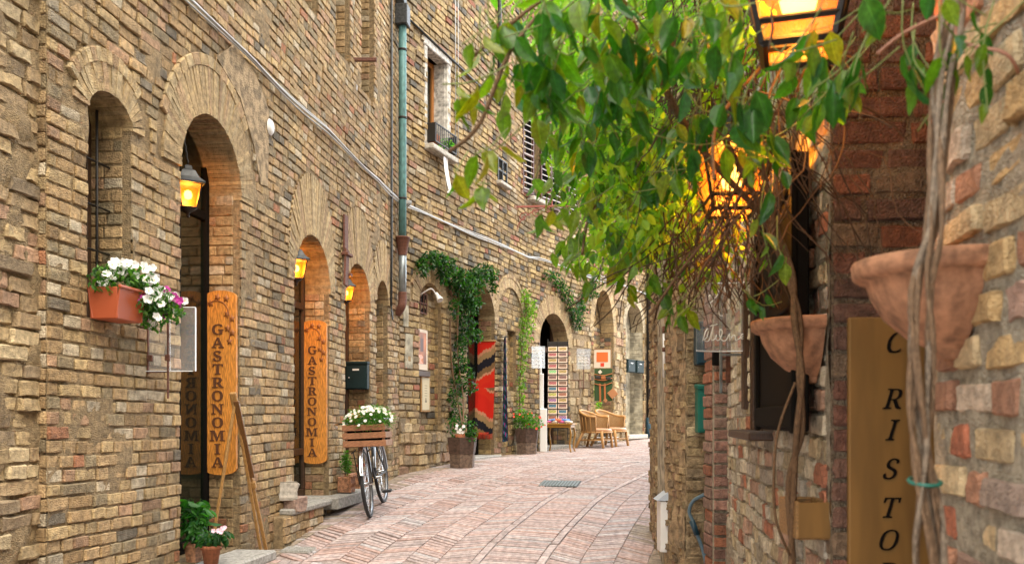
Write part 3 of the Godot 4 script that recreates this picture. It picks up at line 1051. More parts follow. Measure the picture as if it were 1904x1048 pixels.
		part("backing", box_mesh(Vector3(0.27, hh - 0.04, 0.006), 0.001), M.black, sh, f.xf(0, q[1] + hh * 0.5, -0.026))
		var y: float = q[1] + 0.07
		while y < q[2] - 0.05:
			part("slat", slat, M.shutter_slat, sh, f.xf(0, y, 0) * Transform3D(Basis(Vector3.RIGHT, 0.5), Vector3.ZERO))
			y += 0.095

func right_houses():
	FA = Face.new(Vector3(0.512, 0, 0), Vector3(-0.1433, 0, 1))
	FC = Face.new(Vector3(0.5775, 0, 0), Vector3(-0.1433, 0, 1))
	FJ = Face.new(Vector3(0.869, 0, -2.49), Vector3(1, 0, 0.02))
	var h := thing("brick_house", "house of limewashed old brick on the right with a black framed window", "house", FA.p(-4.0, gy(4.0)))
	var win := {"c": -4.0, "w": 0.40, "bottom": 1.40, "spring": 2.15, "rise": 0.02, "t0": 0.0, "t1": 0.0}
	var w := group_node("wall", h)
	part("mortar", bed(FA, -5.56, -2.515, -0.2, 4.7, [arch_poly(win, 0, 0)], 0.05, 0.008, 0.0, 1.0), M.mortar_pale, w)
	emit(lay(FA, -5.55, -2.56, -0.1, 4.7, 0.0705, 0.10, 0.23, [arch_poly(win, 0, 0)], LIMED, {"gap": 0.012, "jit": 0.008, "wave": 0.014}), w, bricks_worn, LIMED, M.brick_near)
	jambs(FA, win, h, LIMED, M.brick, M.mortar_pale, 0.12)
	var j := group_node("door_jamb", h)
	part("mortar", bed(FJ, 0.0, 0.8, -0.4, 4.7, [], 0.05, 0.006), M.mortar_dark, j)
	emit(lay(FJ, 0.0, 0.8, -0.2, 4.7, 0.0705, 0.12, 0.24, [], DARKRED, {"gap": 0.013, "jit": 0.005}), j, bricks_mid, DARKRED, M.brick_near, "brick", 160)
	var st := stool()
	bx(st, FA.xf(-3.95, 2.2, -0.95), Vector3(3.0, 5.2, 0.2), 0.01)
	bx(st, Transform3D(Basis(), Vector3(1.62, 2.2, -2.2)), Vector3(0.15, 5.2, 1.2), 0.01)
	bx(st, Transform3D(Basis(), Vector3(1.7, 2.2, -5.58)), Vector3(0.7, 5.2, 0.12), 0.01)
	part("inner_wall", done(st), M.inside, h)
	st = stool()
	bx(st, FA.xf(-4.0, 4.8, -0.5), Vector3(3.3, 0.2, 1.3), 0.02)
	part("roof", done(st), M.rooftile, h)
	# brick pier at the far end, turned to the viewer
	var pf := Face.new(Vector3(1.212, 0, -5.5), Vector3(1, 0, 0))
	var ps := Face.new(Vector3(1.209, 0, -5.72), Vector3(0, 0, 1))
	var pier := group_node("pier", h)
	st = stool()
	bx(st, Transform3D(Basis(), Vector3(1.282, 2.2, -5.61)), Vector3(0.135, 5.0, 0.205), 0.004)
	part("mortar", done(st), M.mortar_pale, pier)
	var pb := [[0.36, 0.20, 0.15, 3.0], [0.40, 0.165, 0.09, 1.0], [0.31, 0.20, 0.15, 2.0]]
	emit(lay(pf, 0.0, 0.125, -0.1, 4.7, 0.0705, 0.13, 0.13, [], pb, {"wave": 0.0, "gap": 0.014}) + lay(ps, 0.0, 0.19, -0.1, 4.7, 0.0705, 0.19, 0.20, [], pb, {"wave": 0.0}), pier, bricks_soft, pb, M.brick)
	# near house with the terracotta pot
	var h2 := thing("brick_house", "nearest house on the right, of red, yellow and purple rounded bricks", "house", FC.p(-1.0, gy(1.0)))
	var w2 := group_node("wall", h2)
	part("mortar", bed(FC, -1.805, 0.9, -0.6, 3.7, [], 0.03, 0.008, 0.005), M.mortar_pale, w2)
	emit(lay(FC, -1.80, 0.9, -0.5, 3.7, 0.078, 0.10, 0.21, [], REDS, {"gap": 0.023, "jit": 0.008, "wave": 0.016, "proud": 0.014}), w2, bricks_worn.slice(0, 3) + bricks_mid.slice(0, 4), REDS, M.brick_near)
	var fe := Face.new(FC.p(-1.805, 0, -0.8), FC.n)
	emit(lay(fe, 0.0, 0.76, -0.4, 3.7, 0.078, 0.12, 0.22, [], REDS, {"gap": 0.018}), w2, bricks_mid, REDS, M.brick_near, "brick", 0)
	st = stool()
	bx(st, FC.xf(-0.5, 1.6, -0.42), Vector3(2.6, 4.2, 0.80), 0.01)
	part("inner_wall", done(st), M.mortar_pale, h2)
	st = stool()
	bx(st, FC.xf(-0.6, 3.82, -0.4), Vector3(3.2, 0.2, 1.2), 0.02)
	part("roof", done(st), M.rooftile, h2)
	# rough stone house at the bend
	var h3 := thing("stone_house", "rough plastered rubble house at the bend on the right", "house", Vector3(1.2, gy(6.6), -6.6))
	var pts := [Vector3(1.75, 0, -6.0), Vector3(1.14, 0, -6.0), Vector3(1.085, 0, -6.45), Vector3(1.115, 0, -7.0), Vector3(1.15, 0, -7.6), Vector3(1.70, 0, -8.7), Vector3(3.6, 0, -11.0), Vector3(7.0, 0, -15.2)]
	for i in pts.size() - 1:
		var fc := Face.new(pts[i + 1], pts[i] - pts[i + 1])
		var l: float = pts[i].distance_to(pts[i + 1])
		var ww := group_node("wall", h3)
		part("mortar" if i != 2 else "render", bed(fc, 0, l, -0.2, 6.8, [], 0.05 if i < 4 else 0.2, 0.012 if i != 2 else 0.002), M.plaster if i != 2 else M.render_grey, ww)
		if i == 0:
			emit(lay(fc, 0, l, 0.2, 6.8, 0.0705, 0.14, 0.30, [], RUBBLE, {"gap": 0.014, "jit": 0.012, "wave": 0.01, "proud": 0.012}), ww, bricks_worn, RUBBLE, M.brick, "stone", 120)
		elif i != 2:
			emit(lay(fc, 0, l, 0.2, 6.8, 0.055, 0.06, 0.15, [], RUBBLE, {"gap": 0.012, "jit": 0.016, "wave": 0.02, "proud": 0.004}), ww, bricks_worn, RUBBLE, M.brick, "stone", 120 if i < 4 else 0)
	var roof := PackedVector2Array()
	for q in pts:
		roof.append(Vector2(q.x, q.z))
	roof.append(Vector2(8.5, -14.0))
	roof.append(Vector2(3.2, -6.0))
	st = stool()
	prism(st, roof, 0.2, Transform3D(Basis(Vector3.RIGHT, Vector3.BACK, Vector3.UP), Vector3(0, 6.8, 0)))
	part("roof", done(st), M.rooftile, h3)
	st = stool()
	bx(st, Transform3D(Basis(), Vector3(1.72, 3.0, -5.85)), Vector3(0.15, 7.0, 0.5), 0.01)
	part("inner_wall", done(st), M.inside, h3)

# ---------------------------------------------------------------- lanterns, signs and the rest of the things
func lantern(called: String, label: String, at: Vector3, w: float, h: float, energy: float, top: Vector3, grp := "", yaw := 0.0, kind := 0):
	var t := thing(called, label, "lantern", at, grp)
	var X := Transform3D(Basis(UP, yaw), at)
	var b := w * 0.62
	var st := stool()
	for k in 4:
		var r := Basis(UP, k * PI / 2)
		tube(st, [X * (r * Vector3(b, 0, b)), X * (r * Vector3(w, h, w))], w * 0.075, 4)
		tube(st, [X * (r * Vector3(b, 0, b)), X * (r * Vector3(-b, 0, b))], w * 0.085, 4)
		tube(st, [X * (r * Vector3(w, h, w)), X * (r * Vector3(-w, h, w))], w * 0.085, 4)
		if kind == 1:
			tube(st, [X * (r * Vector3(b * 1.12, h * 0.2, b * 1.12)), X * (r * Vector3(-b * 1.12, h * 0.2, b * 1.12))], w * 0.07, 4)
	part("frame", done(st), M.iron, t)
	st = stool()
	var R := X * Transform3D(Basis(UP, PI / 4), Vector3(0, h, 0))
	lathe(st, [Vector2(0, -0.002), Vector2(w * 1.75, -0.002), Vector2(w * 1.78, w * 0.12), Vector2(w * 1.15, w * 0.55), Vector2(w * 0.75, w * 1.15), Vector2(w * 0.45, w * 1.3), Vector2(w * 0.40, w * 1.6), Vector2(0, w * 1.75)], 4, R)
	part("roof", done(st), M.zinc_dark, t)
	st = stool(true)
	lathe(st, [Vector2(0, -w * 0.9), Vector2(w * 0.16, -w * 0.75), Vector2(w * 0.1, -w * 0.5), Vector2(b * 0.8, -w * 0.22), Vector2(b * 1.3, 0), Vector2(0, 0.001)] if kind == 0 else [Vector2(0, -w * 0.12), Vector2(w * 0.09, -w * 0.06), Vector2(w * 0.07, 0), Vector2(0, 0.001)], 10, X)
	part("base", done(st), M.iron, t)
	for k in 4:
		st = stool()
		var tilt := atan2(w - b, h)
		var P := X * Transform3D(Basis(UP, k * PI / 2), Vector3.ZERO) * Transform3D(Basis(Vector3.RIGHT, tilt), Vector3(0, 0, b))
		var hh := h / cos(tilt)
		prism(st, PackedVector2Array([Vector2(-b, 0.003), Vector2(b, 0.003), Vector2(w, hh), Vector2(-w, hh)]), 0.002, P)
		part("pane", done(st), M.amber, t)
	st = stool(true)
	lathe(st, [Vector2(0, -w * 0.42), Vector2(w * 0.28, -w * 0.3), Vector2(w * 0.36, 0), Vector2(w * 0.28, w * 0.3), Vector2(0, w * 0.45)], 12, X * Transform3D(Basis(), Vector3(0, h * 0.55, 0)))
	part("bulb", done(st), M.bulb, t)
	if top != Vector3.ZERO:
		st = stool(true)
		var a := X * Vector3(0, h + w * 1.7, 0)
		var n := 14
		var pts := []
		for i in n + 1:
			pts.append(a.lerp(top, float(i) / n) + Vector3(0.004 * (i % 2), 0, 0.004 * ((i + 1) % 2)))
		tube(st, pts, w * 0.07, 5)
		part("chain", done(st), M.iron, t)
	var l := OmniLight3D.new()
	l.name = "light"
	l.light_color = Color(1.0, 0.62, 0.20)
	l.light_energy = energy
	l.light_size = w * 0.3
	l.omni_range = 6.0
	l.omni_attenuation = 2.0
	l.shadow_enabled = true
	t.add_child(l)
	l.global_position = X * Vector3(0, h * 0.55, 0)
	return t

func shop_sign(f: Face, y0: float, y1: float, cx: float, label: String):
	var t := thing("shop_sign", label, "sign", f.p(cx, y0, 0.02), "hanging wooden shop signs")
	var w := 0.118
	var poly := PackedVector2Array()
	for i in 9:
		var a := PI * i / 8.0
		poly.append(Vector2(w * cos(a), (y1 - y0) - 0.045 + 0.045 * sin(a)))
	for i in 9:
		var a := PI + PI * i / 8.0
		poly.append(Vector2(w * cos(a), 0.045 + 0.045 * sin(a)))
	var st := stool()
	prism(st, poly, 0.028)
	part("board", done(st), M.sign_wood, t, f.xf(cx, y0, 0.012))
	# carved vine spray
	st = stool(true)
	var top := y1 - y0
	tube(st, catmull([Vector3(-0.10, top - 0.11, 0.03), Vector3(-0.05, top - 0.075, 0.031), Vector3(0.02, top - 0.085, 0.031), Vector3(0.06, top - 0.14, 0.031), Vector3(0.075, top - 0.24, 0.031), Vector3(0.07, top - 0.34, 0.031)], 5), 0.004, 5)
	for q in [[-0.07, 0.09, 0.5], [-0.02, 0.05, 1.2], [0.045, 0.06, 0.2], [0.05, 0.17, 2.4], [0.088, 0.2, 0.4], [0.055, 0.27, 2.7], [0.09, 0.30, 0.3], [0.07, 0.36, 1.6]]:
		var pl := PackedVector2Array()
		for i in 10:
			var a := TAU * i / 10
			var r := 0.026 if i % 2 == 0 else 0.013
			pl.append(Vector2(q[0] + r * cos(a + q[2]), top - q[1] + r * 1.2 * sin(a + q[2])))
		prism(st, pl, 0.004, Transform3D(Basis(), Vector3(0, 0, 0.0265)))
	part("carved_vine", done(st), M.carved_soft, t, f.xf(cx, y0, 0.012))
	var word := "GASTRONOMIA"
	for i in word.length():
		text("letter", word[i], 0.086, 0.008, M.carved, t, f.xf(cx - 0.018, y0 + top - 0.275 - i * 0.0935, 0.012 + 0.03) * Transform3D(Basis.from_scale(Vector3(1.0, 0.85, 1.0)), Vector3.ZERO), "Droid Serif", 700)

var leaf_meshes := []
var small_leaf: ArrayMesh
var blade: ArrayMesh

func leaf_mesh(seed_: int, wide: float, rows := 6) -> ArrayMesh:   # hangs down from its stalk along -y; 1 long
	var r := RandomNumberGenerator.new()
	r.seed = seed_
	var st := stool(true)
	var curl := r.randf_range(-0.5, 0.7)
	var fold := r.randf_range(0.05, 0.35)
	var twist := r.randf_range(-0.5, 0.5)
	var g := []
	for j in rows + 1:
		var f := float(j) / rows
		var hw := wide * pow(sin(PI * pow(f, 0.72)), 0.85) * 0.5 if j > 0 and j < rows else 0.004
		var z := curl * f * f * 0.5
		var y := -f * (1.0 - 0.12 * absf(curl) * f)
		var row := []
		for i in 5:
			var x: float = (i - 2) / 2.0 * hw
			var zz := z + absf(x) * fold * 2.0 - 0.06 * sin(f * 9.0 + seed_) * absf(x) * 2.0
			var p := Vector3(x, y, zz)
			row.append(p.rotated(Vector3.UP, twist * f))
		g.append(row)
	for j in rows:
		for i in 4:
			for q in [[j + 1, i], [j, i + 1], [j + 1, i + 1], [j + 1, i], [j, i], [j, i + 1]]:
				st.set_uv(Vector2(q[1] / 4.0, float(q[0]) / rows))
				st.add_vertex(g[q[0]][q[1]])
	st.set_uv(Vector2(0.5, 0.5))
	tube(st, [Vector3(0, 0.22, -0.05), Vector3(0, 0.08, 0.0), Vector3(0, -0.03, 0)], 0.012, 4)
	return done(st)

const GREENS := [
	[[0.08, 0.32, 0.045], [0.13, 0.42, 0.06], [0.07, 0.28, 0.09], [0.24, 0.54, 0.06], [0.38, 0.62, 0.07], [0.11, 0.37, 0.07], [0.09, 0.35, 0.13]],
	[[0.28, 0.55, 0.06], [0.42, 0.66, 0.07], [0.18, 0.43, 0.06], [0.54, 0.70, 0.08], [0.12, 0.33, 0.06], [0.34, 0.60, 0.11]],
	[[0.34, 0.58, 0.06], [0.56, 0.66, 0.06], [0.72, 0.62, 0.05], [0.20, 0.46, 0.06], [0.46, 0.65, 0.10]],
	[[0.03, 0.10, 0.03], [0.045, 0.14, 0.045], [0.02, 0.07, 0.03], [0.07, 0.17, 0.05]],
	[[0.20, 0.36, 0.04], [0.30, 0.45, 0.05], [0.13, 0.27, 0.04]],
]

func leaf_mat(c: Array, gloss := 0.30) -> StandardMaterial3D:
	var m := StandardMaterial3D.new()
	m.albedo_color = lin(c[0], c[1], c[2])
	m.roughness = gloss
	m.albedo_texture = M.leaf_tone
	m.backlight_enabled = true
	m.backlight = Color(0.95, 1.1, 0.40)
	return m

var leaf_mats := {}

func lm(k: int, i: int) -> StandardMaterial3D:
	if not leaf_mats.has([k, i]):
		leaf_mats[[k, i]] = leaf_mat(GREENS[k][i])
	return leaf_mats[[k, i]]

func hang(p: Vector3, size: float, spread := 0.7) -> Transform3D:
	var b := Basis(UP, rr(0, TAU)) * Basis(Vector3.RIGHT, rr(-spread, spread)) * Basis(Vector3.BACK, rr(-spread, spread) * 0.8)
	return Transform3D(b * Basis.from_scale(Vector3.ONE * size), p)

func ball() -> Vector3:
	while true:
		var v := Vector3(rr(-1, 1), rr(-1, 1), rr(-1, 1))
		if v.length() < 1.0:
			return v
	return Vector3.ZERO

# leaves too small to pick apart, in clumps [centre, radii, count, size]
func foliage(called: String, parent: Node, clumps: Array, mesh: Mesh, pal: Array, spread := 1.2, gloss := 0.4):
	var xfs := []
	var cols := []
	for c in clumps:
		for i in c[2]:
			var v := ball()
			xfs.append(hang(c[0] + v * c[1], c[3] * rr(0.6, 1.25), spread))
			var k: Array = pal[rng.randi() % pal.size()]
			var q := rr(0.75, 1.25)
			cols.append(Color(k[0] * q, k[1] * q, k[2] * q))
	var m := leaf_mat([1, 1, 1], gloss)
	m.albedo_texture = null
	m.vertex_color_use_as_albedo = true
	return multi(called, mesh, m, parent, xfs, cols)

func flower_mesh(seed_: int, lobes: int, cup: float) -> ArrayMesh:
	var st := stool(true)
	var n := lobes * 4
	var r := RandomNumberGenerator.new()
	r.seed = seed_
	for ring in [[0.0, 0.18, -cup, -cup * 0.5], [0.18, 1.0, -cup * 0.5, 0.0]]:
		for k in n:
			var p := []
			for q in [[0, ring[0], ring[2]], [1, ring[0], ring[2]], [1, ring[1], ring[3]], [0, ring[1], ring[3]]]:
				var a: float = TAU * (k + q[0]) / n
				var rad: float = q[1] * (1.0 - 0.24 * pow(absf(sin(a * lobes * 0.5)), 6.0))
				p.append(Vector3(rad * cos(a), rad * sin(a), q[2] + (0.10 * sin(a * lobes) * q[1])))
			if ring[0] == 0.0:
				tri(st, p[0], p[2], p[3])
			else:
				quad(st, p[0], p[1], p[2], p[3])
	return done(st)

func face_out(p: Vector3, n: Vector3, size: float) -> Transform3D:
	var z := n.normalized()
	var x := UP.cross(z).normalized()
	return Transform3D(Basis(x, z.cross(x), z) * Basis(Vector3.BACK, rr(0, TAU)) * Basis.from_scale(Vector3.ONE * size), p)

func left_things():
	lantern("hanging_lantern", "glowing yellow lantern hung by a chain in the first tall arch, above the larger sign", L1.p(5.87, 2.80, -0.06), 0.073, 0.15, 0.15, L1.p(5.84, 3.40, -0.10), "lanterns hung in the arches", 0.5)
	lantern("hanging_lantern", "glowing lantern hung in the second tall arch above the farther wooden sign", L1.p(7.70, 2.63, -0.03), 0.073, 0.15, 0.22, L1.p(7.72, 2.90, -0.1), "lanterns hung in the arches", 0.5)
	lantern("hanging_lantern", "small glowing lantern in the third tall arch above the dark mailbox", L1.p(9.06, 2.62, -0.03), 0.062, 0.135, 0.22, L1.p(9.1, 2.92, -0.1), "lanterns hung in the arches", 0.5)
	shop_sign(far2, 1.06, 2.36, 0.135, "larger carved wooden GASTRONOMIA sign beside the easel, in the first tall arch")
	shop_sign(far3, 1.045, 2.36, 0.135, "farther carved wooden GASTRONOMIA sign in the second arch, behind the bicycle")
	# petunias in a window box
	var t := thing("flower_box", "orange plastic window box hanging under the small arched window", "planter", L1.p(4.84, 1.95, 0.1))
	var st := stool()
	var B := L1.xf(4.81, 2.045, 0.085) * Transform3D(Basis.from_scale(Vector3(0.68, 0.95, 1.0)), Vector3.ZERO)
	for k in 2:
		bx(st, B * Transform3D(Basis(Vector3.RIGHT, 0.14 * (1 - 2 * k)), Vector3(0, 0, 0.075 * (1 - 2 * k))), Vector3(0.36, 0.17, 0.01), 0.004)
		bx(st, B * Transform3D(Basis(Vector3.BACK, -0.06 * (1 - 2 * k)), Vector3(0.175 * (1 - 2 * k), 0, 0)), Vector3(0.01, 0.168, 0.15), 0.004)
		bx(st, B * Transform3D(Basis(), Vector3(0, 0.085, 0.09 * (1 - 2 * k))), Vector3(0.38, 0.018, 0.02), 0.005)
	bx(st, B * Transform3D(Basis(), Vector3(0, -0.08, 0)), Vector3(0.34, 0.012, 0.13), 0.004)
	part("tub", done(st), M.plastic_pot, t)
	part("soil", box_mesh(Vector3(0.34, 0.02, 0.14), 0.004), M.inside, t, B * Transform3D(Basis(), Vector3(0, 0.06, 0)))
	t = thing("petunia_plant", "trailing white and purple petunias spilling out of the window box", "flowers", L1.p(4.84, 2.10, 0.1))
	var cl := []
	var way := [Vector3(4.70, 2.17, 0.08), Vector3(4.80, 2.21, 0.11), Vector3(4.90, 2.20, 0.14), Vector3(4.98, 2.15, 0.17), Vector3(5.05, 2.10, 0.19), Vector3(5.12, 2.07, 0.22), Vector3(5.02, 2.02, 0.17), Vector3(4.93, 2.09, 0.17)]
	for w in way:
		cl.append([L1.p(w.x, w.y, w.z), Vector3(0.08, 0.08, 0.085), 190, 0.032])
	foliage("foliage", t, cl, small_leaf, [[0.06, 0.17, 0.03], [0.09, 0.24, 0.04], [0.04, 0.12, 0.03], [0.14, 0.30, 0.05]])
	var petal := [flower_mesh(1, 5, 0.5), flower_mesh(2, 5, 0.35), flower_mesh(3, 5, 0.6)]
	for i in 72:
		var w: Vector3 = way[rng.randi() % way.size()]
		var p := L1.p(w.x + rr(-0.07, 0.07), w.y + rr(-0.02, 0.075), w.z + rr(-0.01, 0.075))
		var purple := (w.x > 4.9 and i % 4 == 0)
		var fl := part("flower", petal[i % 3], M.purple if purple else M.petal, t, face_out(p, Vector3(rr(-0.1, 1.0), rr(0.0, 0.9), rr(0.5, 1.4)), rr(0.021, 0.030)))
		if i % 2 == 0 and not purple:
			var cs := stool(true)
			lathe(cs, [Vector2(0.16, 0), Vector2(0.1, 0.1), Vector2(0, 0.12)], 6, Transform3D(Basis(Vector3.RIGHT, PI / 2), Vector3(0, 0, -0.25)))
			part("flower_centre", done(cs), M.yolk, fl, fl.global_transform)
	# clear menu holder
	t = thing("menu_holder", "clear acrylic menu holder on a rusty bracket beside the first doorway", "sign holder", L1.p(5.25, 1.6, 0))
	var F := Face.new(L1.p(5.25, 0, 0.01), Vector3(1, 0, 0.0))
	part("panel", box_mesh(Vector3(0.13, 0.37, 0.012), 0.001), M.acrylic, t, F.xf(0.065, 1.905, 0.0))
	part("panel", box_mesh(Vector3(0.15, 0.36, 0.012), 0.001), M.acrylic, t, F.xf(0.205, 1.905, 0.02))
	st = stool()
	for q in [[0.13, 1.725, 0.27, 0.004], [0.205, 2.087, 0.15, 0.004], [0.13, 2.09, 0.02, 0.004]]:
		bx(st, F.xf(q[0], q[1], 0.02), Vector3(q[2], q[3], 0.014), 0.001)
	bx(st, F.xf(0.281, 1.905, 0.02), Vector3(0.004, 0.36, 0.014), 0.001)
	part("panel_edge", done(st), M.acrylic_edge, t)
	st = stool()
	bx(st, F.xf(0.128, 1.83, 0.03), Vector3(0.010, 0.52, 0.012), 0.002)
	bx(st, F.xf(0.004, 1.9, 0.0), Vector3(0.008, 0.38, 0.02), 0.002)
	for y in [1.80, 2.05]:
		bx(st, F.xf(0.018, y, 0.01), Vector3(0.03, 0.035, 0.022), 0.003)
		bx(st, F.xf(0.128, y, 0.036), Vector3(0.026, 0.035, 0.022), 0.003)
	bx(st, F.xf(0.06, 1.722, 0.0), Vector3(0.13, 0.01, 0.012), 0.002)
	part("bracket", done(st), M.rust, t)
	# easel
	t = thing("easel", "tall light wooden folding easel standing by the first doorway", "easel", Vector3(-1.80, 0.40, -6.6))
	var apex := Vector3(-1.895, 1.57, -6.25)
	for q in [[Vector3(-1.79, 0.405, -6.72), M.pine, 0.012], [Vector3(-2.05, 0.55, -6.22), M.pine, 0.010], [Vector3(-1.815, 0.40, -6.66), M.pine, 0.010]]:
		st = stool()
		var d: Vector3 = (q[0] - apex)
		var bb := Basis.looking_at(d.normalized(), Vector3.RIGHT)
		bx(st, Transform3D(bb, (apex + q[0]) * 0.5), Vector3(0.018, q[2] * 2, d.length()), 0.003)
		part("leg", done(st), q[1], t)
	st = stool()
	var bb2 := Basis.looking_at((Vector3(-1.79, 0.405, -6.72) - apex).normalized(), Vector3.RIGHT)
	bx(st, Transform3D(bb2, apex.lerp(Vector3(-1.79, 0.405, -6.72), 0.24) + Vector3(0.01, 0.02, 0.02)), Vector3(0.018, 0.038, 0.58), 0.004)
	part("rail", done(st), M.rail_wood, t)
	st = stool()
	bx(st, Transform3D(bb2, apex + Vector3(-0.005, 0.01, 0.0)), Vector3(0.03, 0.045, 0.12), 0.006)
	bx(st, Transform3D(bb2, apex.lerp(Vector3(-1.79, 0.405, -6.72), 0.5)), Vector3(0.03, 0.05, 0.05), 0.004)
	part("clamp", done(st), M.pine, t)
	# plants on the step
	potted("potted_plant", "young leafy green plant in a square clay pot on the first doorstep", Vector3(-2.02, 0.55, -5.80), 0.062, 0.12, M.old_clay, [[Vector3(0.01, 0.30, 0), Vector3(0.10, 0.12, 0.09), 110, 0.08], [Vector3(0.02, 0.2, 0.03), Vector3(0.08, 0.07, 0.07), 30, 0.075]], [[0.05, 0.20, 0.045], [0.08, 0.26, 0.05], [0.035, 0.14, 0.04]], 0, 4)
	potted("potted_plant", "cyclamen with pale pink blooms in a round terracotta pot on the first doorstep", Vector3(-1.885, 0.55, -5.72), 0.060, 0.115, M.terracotta, [[Vector3(0.02, 0.17, 0), Vector3(0.11, 0.055, 0.09), 110, 0.055]], [[0.04, 0.13, 0.05], [0.06, 0.18, 0.05], [0.03, 0.10, 0.04]], 7, 20)
	# stones by the second step
	t = thing("loose_stones", "two pale rough stone blocks beside the second doorstep", "stones", L1.p(7.45, 0.75, 0.1))
	part("stone", bricks_worn[3], M.stone_pale, t, L1.xf(7.33, 0.89, 0.03) * Transform3D(Basis(UP, 0.4) * Basis.from_scale(Vector3(0.16, 0.13, 0.16)), Vector3.ZERO))
	part("stone", bricks_worn[1], M.stone_red, t, L1.xf(7.39, 0.775, 0.06) * Transform3D(Basis(UP, -0.3) * Basis.from_scale(Vector3(0.17, 0.12, 0.18)), Vector3.ZERO))
	# rusty bracket between arches
	t = thing("iron_bracket", "flat rusty iron strap fixed between the second and third tall arches", "bracket", L1.p(8.82, 2.7, 0.02))
	st = stool()
	bx(st, L1.xf(8.84, 3.22, 0.035), Vector3(0.11, 0.38, 0.02), 0.003)
	bx(st, L1.xf(8.80, 2.90, 0.055) * Transform3D(Basis(Vector3.BACK, -0.12), Vector3.ZERO), Vector3(0.10, 0.36, 0.02), 0.003)
	bx(st, L1.xf(8.84, 3.03, 0.05), Vector3(0.17, 0.03, 0.07), 0.006)
	bx(st, L1.xf(8.87, 2.84, 0.07), Vector3(0.06, 0.03, 0.03), 0.004)
	part("strap", done(st), M.rust, t)
	mailbox("mailbox", "dark green metal mailbox with a white name tag inside the third tall arch", far4.xf(0.145, 1.905, 0.0), Vector3(0.235, 0.27, 0.09), M.mail_dark, true)
	# door things under the mailbox
	trough("flower_trough", "terracotta trough with a scroll relief on the third doorstep behind the bicycle", L1.xf(9.42, 0.815, -0.03), Vector3(0.30, 0.17, 0.15))
	trough("flower_trough", "small clay trough with bright green herbs at the corner of the third doorstep", L1.xf(8.72, 0.84, 0.08), Vector3(0.15, 0.15, 0.13))
	t = thing("herb_plant", "tuft of feathery bright green herbs growing in the small clay trough", "plant", L1.p(8.72, 0.92, 0.08))
	foliage("foliage", t, [[L1.p(8.72, 1.04, 0.08), Vector3(0.05, 0.12, 0.05), 220, 0.035]], small_leaf, [[0.13, 0.30, 0.04], [0.08, 0.22, 0.04]], 2.4)
	# oval lamp glass, small ring
	t = thing("wall_disc", "small white oval enamel disc fixed high between the first and second arches", "plaque", L1.p(7.03, 3.66, 0.02))
	st = stool(true)
	lathe(st, [Vector2(0, 0.018), Vector2(0.05, 0.014), Vector2(0.062, 0)], 18, L1.xf(7.03, 3.68, 0.016) * Transform3D(Basis(Vector3.RIGHT, PI / 2), Vector3.ZERO))
	part("disc", done(st), M.white, t)
	# iron rod above
	t = thing("clothes_rail", "short rusty iron rail sticking out high below the blind upper niches", "rail", L1.p(9.3, 5.0, 0))
	st = stool()
	bx(st, Transform3D(Basis(), Vector3(-1.50, 5.04, -9.12)), Vector3(0.30, 0.035, 0.035), 0.004)
	part("bar", done(st), M.rust, t)

func potted(called: String, label: String, at: Vector3, r: float, h: float, mat: Material, clumps: Array, pal: Array, blooms: int, segs: int):
	var t := thing(called, label, "potted plant", at)
	var st := stool(segs > 8)
	var X := Transform3D(Basis(UP, 0.5), at)
	lathe(st, [Vector2(0, 0), Vector2(r * 0.72, 0), Vector2(r * 0.95, h * 0.78), Vector2(r * 1.08, h * 0.78), Vector2(r * 1.1, h), Vector2(r * 0.95, h), Vector2(r * 0.9, h * 0.88), Vector2(0, h * 0.88)], segs, X)
	part("pot", done(st), mat, t)
	st = stool(true)
	for i in 9:
		var c: Array = clumps[i % clumps.size()]
		tube(st, [at + Vector3(rr(-0.02, 0.02), h * 0.85, rr(-0.02, 0.02)), at + c[0] + ball() * c[1] * 0.8], 0.0025, 4)
	part("stems", done(st), M.stem, t)
	var cl := []
	for c in clumps:
		cl.append([at + c[0], c[1], c[2], c[3]])
	foliage("foliage", t, cl, leaf_meshes[0], pal, 1.4)
	for i in blooms:
		var p: Vector3 = at + clumps[0][0] + Vector3(rr(0.0, 0.09), rr(0.03, 0.08), rr(-0.02, 0.09))
		part("flower", flower_mesh(9 + i, 5, 0.3), M.pink_pale, t, face_out(p, Vector3(rr(-0.3, 0.6), 0.4, 1), rr(0.012, 0.018)))

func mailbox(called: String, label: String, X: Transform3D, size: Vector3, mat: Material, tag: bool, grp := ""):
	var t := thing(called, label, "mailbox", X.origin, grp)
	part("box", box_mesh(size, 0.006), mat, t, X * Transform3D(Basis(), Vector3(0, 0, size.z * 0.5)))
	part("lid", box_mesh(Vector3(size.x + 0.012, 0.03, size.z + 0.014), 0.006), mat, t, X * Transform3D(Basis(Vector3.RIGHT, 0.1), Vector3(0, size.y * 0.5 + 0.008, size.z * 0.5 + 0.004)))
	part("door", box_mesh(Vector3(size.x * 0.86, size.y * 0.84, 0.008), 0.003), mat, t, X * Transform3D(Basis(), Vector3(0, -0.01, size.z + 0.002)))
	if tag:
		part("name_tag", box_mesh(Vector3(size.x * 0.30, size.y * 0.07, 0.004), 0.001), M.white, t, X * Transform3D(Basis(), Vector3(-0.01 * size.x, size.y * 0.26, size.z + 0.0075)))
		var st := stool(true)
		lathe(st, [Vector2(0.008, 0), Vector2(0.008, 0.006), Vector2(0, 0.007)], 10, X * Transform3D(Basis(Vector3.RIGHT, PI / 2), Vector3(-size.x * 0.33, -size.y * 0.05, size.z + 0.005)))
		part("lock", done(st), M.chrome, t)

